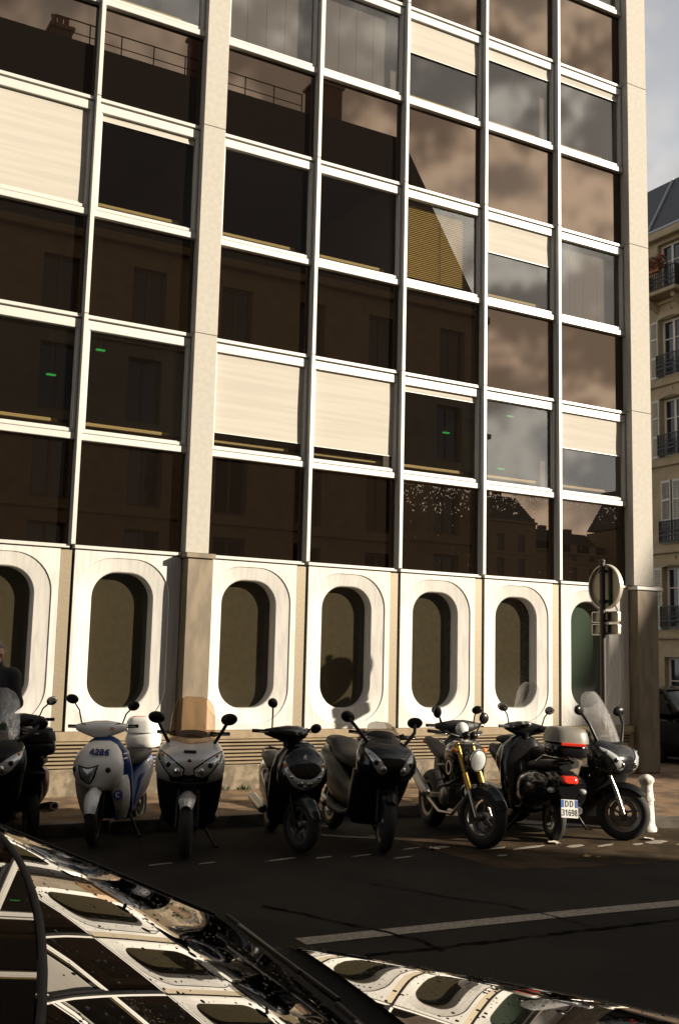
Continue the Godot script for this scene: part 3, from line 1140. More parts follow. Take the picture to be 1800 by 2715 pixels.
func balcony(w: Node3D, half: float, h: float, wide: bool) -> void:
	var s := Shape.new()
	var x := half + (0.3 if wide else 0.04)
	var z := 0.62 if wide else 0.14
	s.bx(-x, x, 0.82, 0.86, z - 0.03, z + 0.01)
	s.bx(-x, x, 0.06, 0.09, z - 0.03, z + 0.01)
	s.bx(-x, x, 0.60, 0.62, z - 0.02, z)
	var c := 16
	for i in c + 1:
		var q := lerpf(-x, x, float(i) / c)
		s.bx(q - 0.009, q + 0.009, 0.0, 0.82, z - 0.022, z - 0.002)
		if i < c:
			var m := q + x / c
			s.bx(m - 0.03, m + 0.03, 0.28, 0.34, z - 0.02, z)
			s.bx(m - 0.022, m + 0.022, 0.44, 0.50, z - 0.02, z)
	for sd in [-1.0, 1.0]:
		s.bx(sd * x - 0.012, sd * x + 0.012, 0.06, 0.86, 0.0, z)
	put(w, "railing", s, M.iron)
	if wide:
		bar(w, "balcony_slab", M.house_stone, -x - 0.08, x + 0.08, -0.16, 0.0, -0.05, z + 0.08, 0.03)
		for sd in [-1.0, 1.0]:
			var br := Shape.new()
			br.along_z([[0.0, -0.42, 0.10, 0.26], [0.25, -0.34, 0.10, 0.18], [0.5, -0.26, 0.09, 0.09]], 12, sd * (half + 0.05))
			put(w, "balcony_bracket", br, M.house_stone)

func far_buildings() -> void:
	var fl := []
	for i in 5:
		fl.append([0.6 + i * 3.1, 2.9 + i * 3.1])
	var ax := []
	for i in 20:
		ax.append(1.8 + i * 3.2)
	var a := house("stone_house", "tall stone house across the street with slate roof and two chimney stacks", Vector3(19.8, 0, 22), PI, 66, 12, fl, ax, 0.62, [16.3, 24.4, 2.2, 2.8], M.house_stone, false)
	# chimney stacks seen mirrored in the glass
	for c in [[11.4, 1.45, 27.4], [6.0, 1.3, 26.9], [17.5, 0.8, 25.8], [27.0, 1.6, 27.4]]:
		var st := bar(a, "chimney", M.chimney_brick, c[0] - c[1] / 2, c[0] + c[1] / 2, 22.0, c[2] - 0.5, -4.0, -3.2, 0.04)
		bar(st, "chimney_cap", M.house_stone, c[0] - c[1] / 2 - 0.08, c[0] + c[1] / 2 + 0.08, c[2] - 0.499, c[2] - 0.35, -4.08, -3.12, 0.02)
		for i in 3:
			var ps := Shape.new()
			ps.lathe([Vector2(0.12, 0), Vector2(0.10, 0.45), Vector2(0.13, 0.5)], Transform3D(Basis.IDENTITY, Vector3(c[0] + (i - 1) * c[1] * 0.3, c[2] - 0.349, -3.6)), 12)
			put(st, "chimney_pot", ps, M.clay_pot)
	var rl := Shape.new()
	for i in 9:
		var x := 7.5 + i * 1.3
		rl.tube([Vector3(x, 24.4, -2.6), Vector3(x, 25.4, -2.6)], 0.025, 6)
	rl.tube([Vector3(7.5, 25.4, -2.6), Vector3(17.9, 25.4, -2.6)], 0.025, 6)
	rl.tube([Vector3(7.5, 24.9, -2.6), Vector3(17.9, 24.9, -2.6)], 0.02, 6)
	put(a, "roof_railing", rl, M.iron)
	house("stone_house", "stone house set back beyond the crossing, lower slate roof", Vector3(34.0, 0, 40), PI, 26, 12, fl, ax.slice(0, 8), 0.62, [16.2, 19.6, 1.8, 2.0], M.house_stone, false)
	house("stone_house", "unseen stone house added left of the office building to block sky light", Vector3(-42.0, 0, 0), 0.0, 35.5, 12, fl, ax.slice(0, 11), 0.62, [16.3, 20.5, 2.2, 0.4], M.house_stone, false)  # added out of view so that less sky lights the shaded street
	var f3 := []
	for i in 6:
		f3.append([0.8 + i * 3.2, 3.1 + i * 3.2])
	house("stone_house", "tall stone house at the far corner that shades the end pillar", Vector3(60.0, 0, 17.1), -2.2998, 24, 9, f3, ax.slice(0, 7), 0.62, [20.3, 25.4, 2.5, 2.0], M.house_stone, false)
	for q in [[88.0, 100.0, 15.0, 21.0, 24.5], [103.0, 103.0, 13.0, 18.0, 21.0], [117.0, 98.0, 13.0, 22.0, 27.0]]:
		var which := "tall" if q[4] > 26.0 else ("low" if q[4] < 22.0 else "middling")
		var h := house("stone_house", which + " distant stone house beyond the crossing with chimneys on its roof", Vector3(q[0], 0, q[1]), PI, q[2], 10, f3, [2.5, 6.0, 9.5], 0.62, [q[3], q[4], 2.0, 2.0], M.house_stone, false, "distant houses beyond the crossing")
		for i in 4:
			bar(h, "chimney", M.chimney_brick, 2.6 + i * 2.2, 3.7 + i * 2.2, q[4] - 0.6, q[4] + 1.0 + (i % 2) * 0.8, -5.0, -4.2)

func corner_house() -> void:
	var fl := [[-0.4, 2.2], [3.22, 5.54], [6.41, 8.82], [9.72, 11.99], [12.83, 15.11], [16.05, 18.15]]
	var ax := []
	for i in 9:
		ax.append(0.9 + 0.56 + i * 2.75)
	# axis number 5 lies at z = -15.54
	var z0: float = -15.54 - ax[5]
	var h := house("corner_house", "stone apartment house over the side street with white shutters and iron balconies", Vector3(23.5, 0, z0), -PI / 2, 25, 12, fl, ax, 0.56, [18.6, 21.6, 1.7, 1.5], M.house_stone, true)
	# zinc strip and dormer ribs on the roof slope
	var zs := Shape.new()
	for i in 10:
		var x := 2.0 + i * 2.4
		zs.box(Vector3(x, 20.12, -0.80), Vector3(0.08, 3.3, 0.06), 0.0, Basis(Vector3.RIGHT, -0.515))
	put(h, "roof_rib", zs, M.zinc)
	bar(h, "gutter", M.zinc, -0.1, 25.1, 18.60, 18.72, 0.12, 0.30, 0.03)
	# shutters, folded back against the wall; the second floor keeps them nearly closed
	for i in range(1, 5):
		for a in ax:
			for sd in [-1.0, 1.0]:
				var hh: float = fl[i][1] - fl[i][0]
				var shut: bool = i == 2
				var s := Shape.new()
				var wd := 0.52 if shut else 0.42
				s.bx(0, 0.05, 0, hh, -0.018, 0.018)
				s.bx(wd - 0.05, wd, 0, hh, -0.018, 0.018)
				for q in [0.0, 0.34, 0.67, 0.96]:
					s.bx(0.05, wd - 0.05, hh * q, hh * q + 0.08, -0.017, 0.017)
				for k in 34:
					s.box(Vector3(wd / 2, 0.10 + (hh - 0.14) * k / 33.0, 0), Vector3(wd - 0.1, 0.045, 0.008), 0.0, Basis(Vector3.RIGHT, 0.7))
				var xf: Transform3D
				if shut:
					xf = Transform3D(Basis(Vector3.UP, -0.12 if sd < 0 else PI + 0.12), Vector3(a + sd * 0.56, fl[i][0], 0.02))
				else:
					xf = Transform3D(Basis(Vector3.UP, PI - 0.1 if sd < 0 else 0.1), Vector3(a + sd * 0.58, fl[i][0], 0.045))
				put(h, "shutter", s, M.shutter_paint, xf)
	# arched heads over the windows
	for i in [1, 3, 4]:
		for a in ax:
			var s := Shape.new()
			var pl := PackedVector2Array([Vector2(-0.56, 0.0), Vector2(-0.3, 0.06), Vector2(0, 0.08), Vector2(0.3, 0.06), Vector2(0.56, 0.0), Vector2(0.62, 0.02), Vector2(0.62, 0.20), Vector2(0.12, 0.28), Vector2(0.10, 0.42), Vector2(-0.10, 0.42), Vector2(-0.12, 0.28), Vector2(-0.62, 0.20), Vector2(-0.62, 0.02)])
			s.prism(pl, 0.001, 0.07, Transform3D(Basis.IDENTITY, Vector3(a, fl[i][1] - 0.02, 0)))
			put(h, "window_head", s, M.house_stone)
	# curtains
	for a in ax:
		for i in [3, 4]:
			bar(h, "curtain", M.curtain, a + 0.05, a + 0.42, fl[i][0] + 0.1, fl[i][1] - 0.12, -0.33, -0.31)
	# flower boxes of the top balcony
	for k in [4, 5, 6]:
		var fx := thing("flower_box", ["flower box of red geraniums on the top balcony by the roof edge", "flower box of red geraniums on the top balcony rail", "flower box of red geraniums on the next top balcony"][k - 4], "flower box", Vector3(23.5, 16.05, z0 + ax[k]), -PI / 2, "balcony flower boxes")
		bar(fx, "trough", M.clay_pot, -0.82, 0.2, 0.70, 0.9, 0.62, 0.8, 0.02)
		var lv := Shape.new()
		var fw := Shape.new()
		for i in 760:
			var c := Vector3(rng.randf_range(-0.95, 0.45), 0.95 + rng.randf_range(-0.16, 0.34), 0.7 + rng.randf_range(-0.14, 0.2))
			var q := Vector3(rng.randfn(), rng.randfn(), rng.randfn()).normalized() * 0.05
			var e := q.cross(Vector3(rng.randfn(), rng.randfn(), rng.randfn()).normalized()).normalized() * 0.045
			(fw if i % 3 == 0 else lv).add(PackedVector3Array([c - q, c + e, c + q, c - e]), PackedInt32Array([0, 1, 2, 0, 2, 3]), false, Vector3.UP)
		put(fx, "foliage", lv, M.leaf_green).set_meta("kind", "stuff")
		put(fx, "blossom", fw, M.geranium).set_meta("kind", "stuff")

# ------------------------------------------------------------------ parts of two-wheelers
# Every two-wheeler stands with the contact of its front wheel at its own origin and heads along its own +z.
func wheel(parent: Node, called: String, at: Vector3, r: float, w: float, rim_mat: Material, spokes: int, turn := 0.0, disc := true) -> Node3D:
	var g := group(parent, called, Transform3D(Basis(Vector3.UP, turn), at))
	var ax := Transform3D(Basis(Vector3.FORWARD, PI / 2), Vector3.ZERO)
	var s := Shape.new()
	var prof := []
	var th := r * 0.115 + w * 0.22
	for i in 17:
		var a := TAU * i / 16.0
		prof.append(Vector2(r - th + cos(a) * th, sin(a) * w * 0.5))
	s.lathe(prof, ax, 36)
	put(g, "tyre", s, M.rubber)
	var ri := r - th * 1.75
	s = Shape.new()
	s.lathe_hard([Vector2(ri - 0.022, -w * 0.36), Vector2(ri + 0.012, -w * 0.42), Vector2(ri + 0.012, w * 0.42), Vector2(ri - 0.022, w * 0.36)], ax, 36, true)
	for k in spokes:
		var a := TAU * k / spokes
		var b := Basis(Vector3.RIGHT, a)
		s.box(b * Vector3(0, ri * 0.52, 0), Vector3(0.022, ri * 0.96, 0.024), 0.004, b * Basis(Vector3.RIGHT, 0.12))
	s.lathe([Vector2(0.0, -w * 0.40), Vector2(0.045, -w * 0.36), Vector2(0.045, w * 0.36), Vector2(0.0, w * 0.40)], ax, 16)
	put(g, "rim", s, rim_mat)
	if disc:
		s = Shape.new()
		s.lathe_hard([Vector2(ri * 0.50, w * 0.46), Vector2(ri * 0.82, w * 0.46), Vector2(ri * 0.82, w * 0.50), Vector2(ri * 0.50, w * 0.50)], ax, 32, true)
		put(g, "brake_disc", s, M.steel)
	return g

func fender(parent: Node, mat: Material, at: Vector3, r: float, hw: float, a0: float, a1: float, turn := 0.0) -> void:
	var g := []
	for j in 12:
		var a := lerpf(a0, a1, j / 11.0)
		var line := []
		var taper := 1.0 - 0.35 * pow(absf(j / 5.5 - 1.0), 3.0)
		for i in 9:
			var q := i / 4.0 - 1.0
			var rr := r - 0.055 * q * q
			line.append(Vector3(q * hw * taper, sin(a) * rr, cos(a) * rr))
		g.append(line)
	var s := Shape.new()
	s.shell(g, 0.004, Vector3.UP)
	put(parent, "front_fender", s, mat, Transform3D(Basis(Vector3.UP, turn), at))

func mirror(parent: Node, foot: Vector3, knee: Vector3, head: Vector3, size: Vector3, b := Basis.IDENTITY, rad := 0.008, mat: Material = null) -> void:
	var g := group(parent, "mirror")
	pipe(g, "stalk", M.satin_black, [foot, knee, head], rad, 8)
	var s := Shape.new()
	s.ball(head, size, b, 18, 10)
	put(g, "shell", s, mat if mat else M.satin_black)
	s = Shape.new()
	s.ball(head - b * Vector3(0, 0, size.z * 0.72), Vector3(size.x * 0.86, size.y * 0.86, size.z * 0.36), b, 18, 8)
	put(g, "glass", s, M.mirror_face)

func windscreen(parent: Node, mat: Material, lo: Vector3, hi: Vector3, w0: float, w1: float, curve: float, round_top := 0.55) -> MeshInstance3D:
	var g := []
	var n := 14
	for j in n + 1:
		var t := 1.0 - pow(1.0 - float(j) / n, 1.5)
		var line := []
		var w := lerpf(w0, w1, t)
		if t > 1.0 - round_top:
			var q := (t - (1.0 - round_top)) / round_top
			w *= maxf(pow(maxf(1.0 - pow(q, 3.0), 0.0), 1.0 / 3.0), 0.45)
		for i in 13:
			var x := i / 6.0 - 1.0
			var p := lo.lerp(hi, t)
			line.append(p + Vector3(x * w, 0, -curve * x * x * (w / w0) - 0.03 * sin(t * PI) * -1.0))
		g.append(line)
	var s := Shape.new()
	s.shell(g, 0.004, Vector3(0, 0.2, 1))
	return put(parent, "windscreen", s, mat)

func handlebar(parent: Node, y: float, z: float, half: float, turn := 0.0, rise := 0.03, pivot := Vector3.ZERO) -> Node3D:
	var g := group(parent, "handlebar", Transform3D(Basis(Vector3.UP, turn), pivot))
	var s := Shape.new()
	s.tube([Vector3(-half, y + rise, z - 0.10), Vector3(-half * 0.55, y + rise * 0.8, z - 0.03), Vector3(0, y, z), Vector3(half * 0.55, y + rise * 0.8, z - 0.03), Vector3(half, y + rise, z - 0.10)], 0.012, 8)
	put(g, "bar", s, M.satin_black)
	for sd in [-1.0, 1.0]:
		pipe(g, "grip", M.rubber, [Vector3(sd * half * 0.66, y + rise * 0.86, z - 0.045), Vector3(sd * half, y + rise, z - 0.10), Vector3(sd * (half + 0.015), y + rise, z - 0.103)], 0.018, 10)
		pipe(g, "brake_lever", M.steel, [Vector3(sd * half * 0.56, y + rise * 0.6, z + 0.0), Vector3(sd * half * 0.72, y + rise * 0.6, z + 0.015), Vector3(sd * half * 0.98, y + rise * 0.5, z - 0.03)], 0.006, 6)
		pipe(g, "cable", M.rubber, [Vector3(sd * half * 0.62, y + rise * 0.6, z - 0.01), Vector3(sd * half * 0.55, y + 0.05, z + 0.07), Vector3(sd * half * 0.25, y + 0.01, z + 0.11), Vector3(sd * 0.03, y - 0.12, z + 0.06)], 0.005, 6)
		var hs := Shape.new()
		hs.box(Vector3(sd * half * 0.58, y + rise * 0.8, z - 0.03), Vector3(0.07, 0.045, 0.05), 0.012)
		put(g, "switch_box", hs, M.satin_black)
	return g

func exhaust(parent: Node, mat: Material, a: Vector3, b: Vector3, r: float) -> void:
	var s := Shape.new()
	var d := (b - a)
	s.tube([a, a + d * 0.06, a + d * 0.9, b], [r * 0.7, r, r, r * 0.8], 16)
	var o := put(parent, "exhaust", s, mat)
	s = Shape.new()
	s.tube([b - d * 0.02, b + d * 0.05], r * 0.45, 12)
	put(o, "tip", s, M.matt_black)

func stand(parent: Node, z: float, x := 0.16) -> void:
	pipe(parent, "kickstand", M.satin_black, [Vector3(x * 0.7, 0.24, z), Vector3(x * 1.2, 0.1, z + 0.05), Vector3(x * 1.55, 0.012, z + 0.08), Vector3(x * 1.75, 0.01, z + 0.14)], 0.013, 8)

func text(parent: Node, called: String, what: String, mat: Material, size: float, xf: Transform3D, depth := 0.003, serif := false) -> void:
	var t := TextMesh.new()
	var f := SystemFont.new()
	f.font_names = PackedStringArray(["Droid Serif" if serif else "Droid Sans"])
	f.font_weight = 700
	t.font = f
	t.text = what
	t.font_size = 64
	t.pixel_size = size / 64.0
	t.depth = depth
	t.curve_step = 2.0
	put(parent, called, t, mat, xf)

func bike(called: String, label: String, category: String, at: Vector2, heading: Vector2, lean := 0.0, grp := "two-wheelers parked along the kerb") -> Node3D:
	var t := thing(called, label, category, Vector3(at.x, 0, at.y), 0.0, grp)
	t.basis = Basis(Vector3.UP, atan2(heading.x, heading.y)) * Basis(Vector3.BACK, lean)
	return t

# big touring scooter; c holds what differs
func touring(t: Node3D, c: Dictionary) -> void:
	var w: float = c.get("w", 1.0)
	var st: float = c.get("steer", 0.0)
	var up: Material = c.upper
	var low: Material = c.get("lower", M.satin_black)
	wheel(t, "front_wheel", Vector3(0, 0.275, 0), 0.275, 0.12, M.rim_grey, 5, st)
	var piv := Basis(Vector3.UP, st)
	var fk := Shape.new()
	for sd in [-1.0, 1.0]:
		fk.tube([piv * Vector3(sd * 0.085, 0.275, 0), piv * Vector3(sd * 0.085, 0.50, -0.07), piv * Vector3(sd * 0.075, 0.72, -0.16)], [0.026, 0.024, 0.018], 10)
	put(t, "fork", fk, c.get("fork", M.satin_black))
	fender(t, c.get("fender", low), Vector3(0, 0.275, 0), 0.322, 0.078, 0.75, 2.45, st)
	# fairing, lower dark part and upper coloured part
	var s := Shape.new()
	s.along_y([[0.20, -0.50, 0.17 * w, 0.10], [0.27, -0.46, 0.235 * w, 0.14], [0.40, -0.38, 0.275 * w, 0.17], [0.55, -0.30, 0.300 * w, 0.19], [0.68, -0.24, 0.312 * w, 0.20], [0.735, -0.22, 0.315 * w, 0.20]], 28)
	put(t, "lower_fairing", s, low)
	var up_st := []
	for q in [[0.655, -0.17, 0.22, 0.12], [0.69, -0.155, 0.29, 0.18], [0.76, -0.135, 0.322, 0.205], [0.85, -0.14, 0.325, 0.205], [0.92, -0.17, 0.312, 0.185], [0.98, -0.215, 0.280, 0.155], [1.03, -0.28, 0.225, 0.105], [1.055, -0.31, 0.17, 0.06]]:
		up_st.append([q[0], q[1], q[2] * w, q[3], 2.3])
	s = Shape.new()
	s.along_y(up_st, 32)
	put(t, "front_fairing", s, up)
	# dark mouth under the lamps
	s = Shape.new()
	s.applique(up_st, [Vector2(-0.19 * w, 0.745), Vector2(-0.07, 0.745), Vector2(0, 0.735), Vector2(0.07, 0.745), Vector2(0.19 * w, 0.745)], [Vector2(-0.17 * w, 0.672), Vector2(-0.08, 0.664), Vector2(0, 0.662), Vector2(0.08, 0.664), Vector2(0.17 * w, 0.672)], 0.004, 0.01)
	put(t, "nose", s, c.get("nose", low))
	# head lamps
	for sd in [-1.0, 1.0]:
		var g := group(t, "headlight")
		var hi := [Vector2(0.050, 0.785), Vector2(0.12, 0.838), Vector2(0.195, 0.892), Vector2(0.285, 0.938)]
		var lo := [Vector2(0.062, 0.722), Vector2(0.13, 0.712), Vector2(0.205, 0.772), Vector2(0.280, 0.885)]
		if c.get("slim", false):
			hi = [Vector2(0.075, 0.765), Vector2(0.125, 0.835), Vector2(0.195, 0.905), Vector2(0.270, 0.955)]
			lo = [Vector2(0.085, 0.712), Vector2(0.145, 0.722), Vector2(0.215, 0.805), Vector2(0.280, 0.925)]
		var grow := func(pts: Array, dy: float, dx: float) -> Array:
			var o := []
			for i in pts.size():
				o.append(Vector2(sd * w * (pts[i].x + dx * (i / 1.5 - 1.0)), pts[i].y + dy))
			return o
		s = Shape.new()
		s.applique(up_st, grow.call(hi, 0.014, 0.012), grow.call(lo, -0.014, 0.012), 0.002)
		put(g, "surround", s, M.satin_black)
		s = Shape.new()
		s.applique(up_st, grow.call(hi, 0.0, 0.0), grow.call(lo, 0.0, 0.0), 0.006, 0.014)
		put(g, "lens", s, M.lens_clear)
		for q in [[0.115, 0.772, 0.030, 1], [0.19, 0.825, 0.026, 0], [0.25, 0.905, 0.014, 2]]:
			var x: float = sd * w * q[0]
			s = Shape.new()
			s.ball(Vector3(x, q[1], Shape.front(up_st, x, q[1]) + 0.012), Vector3(q[2], q[2], 0.012), turned(Vector3(0, sd * 25, 0)), 14, 8)
			put(g, "reflector", s, [M.satin_black, M.chrome, M.lens_amber if c.get("amber", true) else M.lens_clear][q[3]])
	# screen, dash, bars
	s = Shape.new()
	s.along_z([[-0.52, 0.99, 0.10, 0.06], [-0.42, 1.03, 0.17 * w, 0.07], [-0.32, 1.06, 0.17 * w, 0.055], [-0.24, 1.04, 0.10, 0.03]], 18)
	put(t, "dashboard", s, M.matt_black)
	windscreen(t, c.screen, Vector3(0, 0.985, -0.10), c.get("screen_top", Vector3(0, 1.42, -0.34)), c.get("screen_w", 0.21), c.get("screen_w1", 0.17), 0.12, 0.5)
	handlebar(t, 1.05, -0.48, 0.33, st * 0.8, 0.02, Vector3(0, 0, -0.0))
	for sd in [-1.0, 1.0]:
		var ms: Vector3 = c.get("mirror", Vector3(0.335, 1.225, -0.24))
		mirror(t, Vector3(sd * 0.205 * w, 0.99, -0.18), Vector3(sd * (ms.x - 0.05), lerpf(0.99, ms.y, 0.6), -0.23), Vector3(sd * ms.x, ms.y, ms.z), Vector3(0.080, 0.056, 0.035), turned(Vector3(0, sd * -12, sd * 8)), 0.017)
	# body, seat, tail
	s = Shape.new()
	s.along_z([[-0.38, 0.50, 0.20 * w, 0.20], [-0.60, 0.42, 0.19, 0.17], [-0.85, 0.44, 0.20, 0.20], [-1.05, 0.52, 0.22, 0.24], [-1.35, 0.62, 0.225, 0.21], [-1.65, 0.72, 0.18, 0.15], [-1.86, 0.80, 0.08, 0.07]], 22)
	put(t, "body", s, c.get("body", low))
	s = Shape.new()
	s.along_z([[-0.66, 0.72, 0.10, 0.05], [-0.80, 0.76, 0.16, 0.075], [-1.05, 0.79, 0.18, 0.08], [-1.22, 0.82, 0.17, 0.09], [-1.34, 0.90, 0.17, 0.08], [-1.60, 0.92, 0.14, 0.065], [-1.75, 0.92, 0.08, 0.035]], 20)
	put(t, "seat", s, M.seat_vinyl)
	for sd in [-1.0, 1.0]:
		s = Shape.new()
		s.along_z([[-0.42, 0.30, 0.06, 0.05], [-0.60, 0.27, 0.08, 0.035], [-0.95, 0.29, 0.08, 0.04], [-1.10, 0.34, 0.04, 0.04]], 12, sd * 0.20)
		put(t, "footboard", s, M.matt_black)
	wheel(t, "rear_wheel", Vector3(0, 0.265, -1.50), 0.265, 0.13, M.rim_grey, 5)
	exhaust(t, M.steel, Vector3(-0.19, 0.30, -1.18), Vector3(-0.23, 0.40, -1.78), 0.055)
	blob(t, "tail_light", M.lens_red, Vector3(0, 0.80, -1.84), Vector3(0.10, 0.035, 0.04))
	stand(t, -0.75)

const SHIELD := [[0.50, -0.14, 0.12, 0.06], [0.56, -0.10, 0.20, 0.11], [0.66, -0.08, 0.243, 0.14], [0.76, -0.09, 0.243, 0.14], [0.86, -0.12, 0.21, 0.12], [0.93, -0.16, 0.15, 0.085], [0.965, -0.18, 0.08, 0.04]]

# plain city scooter
func scooter(t: Node3D, c: Dictionary) -> void:
	var st: float = c.get("steer", 0.0)
	var piv := Basis(Vector3.UP, st)
	var sh: Material = c.shield
	wheel(t, "front_wheel", Vector3(0, 0.25, 0), 0.25, 0.10, M.rim_grey, 5, st)
	var fk := Shape.new()
	for sd in [-1.0, 1.0]:
		fk.tube([piv * Vector3(sd * 0.072, 0.25, 0), piv * Vector3(sd * 0.068, 0.45, -0.08), piv * Vector3(sd * 0.055, 0.62, -0.15)], [0.022, 0.02, 0.016], 10)
	put(t, "fork", fk, M.satin_black)
	fender(t, c.get("fender", sh), Vector3(0, 0.25, 0), 0.295, 0.07, 0.3, 2.3, st)
	var s := Shape.new()
	s.along_y([[0.20, -0.44, 0.20, 0.06], [0.30, -0.41, 0.245, 0.09], [0.48, -0.34, 0.265, 0.11], [0.70, -0.28, 0.268, 0.12], [0.86, -0.25, 0.235, 0.11], [0.97, -0.25, 0.14, 0.07], [1.0, -0.26, 0.08, 0.04]], 24)
	put(t, "apron", s, c.get("apron", sh))
	s = Shape.new()
	s.along_y(SHIELD, 26)
	put(t, "shield", s, sh)
	# bars with their cover
	var hb := group(t, "steering_head", Transform3D(piv, Vector3(0, 0, 0)))
	s = Shape.new()
	s.tube([Vector3(0, 0.93, -0.27), Vector3(0, 1.04, -0.30)], 0.05, 12)
	put(hb, "column", s, M.satin_black)
	s = Shape.new()
	s.body([[Vector3(-0.25, 1.085, -0.32), Vector3(0, 0, 0.03), Vector3(0, 0.03, 0)], [Vector3(-0.17, 1.08, -0.27), Vector3(0, 0, 0.06), Vector3(0, 0.055, 0)], [Vector3(-0.06, 1.07, -0.24), Vector3(0, 0, 0.085), Vector3(0, 0.085, 0)], [Vector3(0.06, 1.07, -0.24), Vector3(0, 0, 0.085), Vector3(0, 0.085, 0)], [Vector3(0.17, 1.08, -0.27), Vector3(0, 0, 0.06), Vector3(0, 0.055, 0)], [Vector3(0.25, 1.085, -0.32), Vector3(0, 0, 0.03), Vector3(0, 0.03, 0)]], 18)
	put(hb, "bar_cover", s, c.get("cover", sh))
	var bar_node := handlebar(t, 1.08, -0.30, 0.33, st, 0.01)
	for sd in [-1.0, 1.0]:
		var ms: Vector3 = c.get("mirror_l" if sd < 0 else "mirror_r", Vector3(0.30, 1.33, -0.32))
		var p := piv * Vector3(sd * ms.x, ms.y, ms.z)
		mirror(t, piv * Vector3(sd * 0.19, 1.09, -0.30), piv * Vector3(sd * lerpf(0.19, ms.x, 0.35), lerpf(1.09, ms.y, 0.6), ms.z), p, Vector3(0.062, 0.047, 0.028), piv * turned(Vector3(0, sd * -10, sd * 15)))
	s = Shape.new()
	s.along_z([[-0.36, 0.27, 0.16, 0.05], [-0.55, 0.25, 0.17, 0.05], [-0.72, 0.27, 0.17, 0.08], [-0.85, 0.42, 0.19, 0.20], [-1.10, 0.52, 0.20, 0.20], [-1.40, 0.60, 0.15, 0.14], [-1.62, 0.66, 0.08, 0.07]], 20)
	put(t, "body", s, c.get("body", sh))
	s = Shape.new()
	s.along_z([[-0.72, 0.68, 0.10, 0.04], [-0.85, 0.72, 0.15, 0.065], [-1.10, 0.74, 0.16, 0.07], [-1.40, 0.77, 0.13, 0.055], [-1.55, 0.77, 0.07, 0.03]], 18)
	put(t, "seat", s, M.seat_vinyl)
	wheel(t, "rear_wheel", Vector3(0, 0.24, -1.30), 0.24, 0.11, M.rim_grey, 5, 0.0, false)
	exhaust(t, M.steel, Vector3(-0.16, 0.26, -0.98), Vector3(-0.19, 0.34, -1.48), 0.05)
	blob(t, "tail_light", c.get("tail", M.lens_red), Vector3(0, 0.66, -1.62), Vector3(0.08, 0.035, 0.03))
	s = Shape.new()
	s.tube([Vector3(-0.1, 0.72, -1.2), Vector3(-0.1, 0.82, -1.5), Vector3(0, 0.84, -1.62), Vector3(0.1, 0.82, -1.5), Vector3(0.1, 0.72, -1.2)], 0.012, 8)
	put(t, "rack", s, M.satin_black)
	stand(t, -0.7)

func top_case(t: Node3D, c: Vector3, size: Vector3, mat: Material, lid: Material) -> Node3D:
	var g := group(t, "top_case", Transform3D(Basis.IDENTITY, c))
	var s := Shape.new()
	var k := []
	for q in [[-1.0, 0.80], [-0.85, 0.94], [-0.3, 1.0], [0.4, 1.0], [0.85, 0.95], [1.0, 0.82]]:
		k.append([Vector3(0, size.y * q[0] * 0.5, 0), Vector3(size.x * q[1], 0, 0), Vector3(0, 0, size.z * q[1]), 3.0])
	s.body(k.map(func(e): return [e[0] * 0.98 - Vector3(0, size.y * 0.5, 0), e[1], e[2], e[3]]), 28)
	put(g, "tub", s, mat)
	s = Shape.new()
	k = []
	for q in [[0.0, 1.02], [0.3, 1.0], [0.7, 0.93], [0.92, 0.80], [1.0, 0.62], [1.03, 0.3]]:
		k.append([Vector3(0, size.y * q[0], 0), Vector3(size.x * q[1], 0, 0), Vector3(0, 0, size.z * q[1]), 3.0])
	s.body(k, 28)
	put(g, "lid", s, lid)
	return g

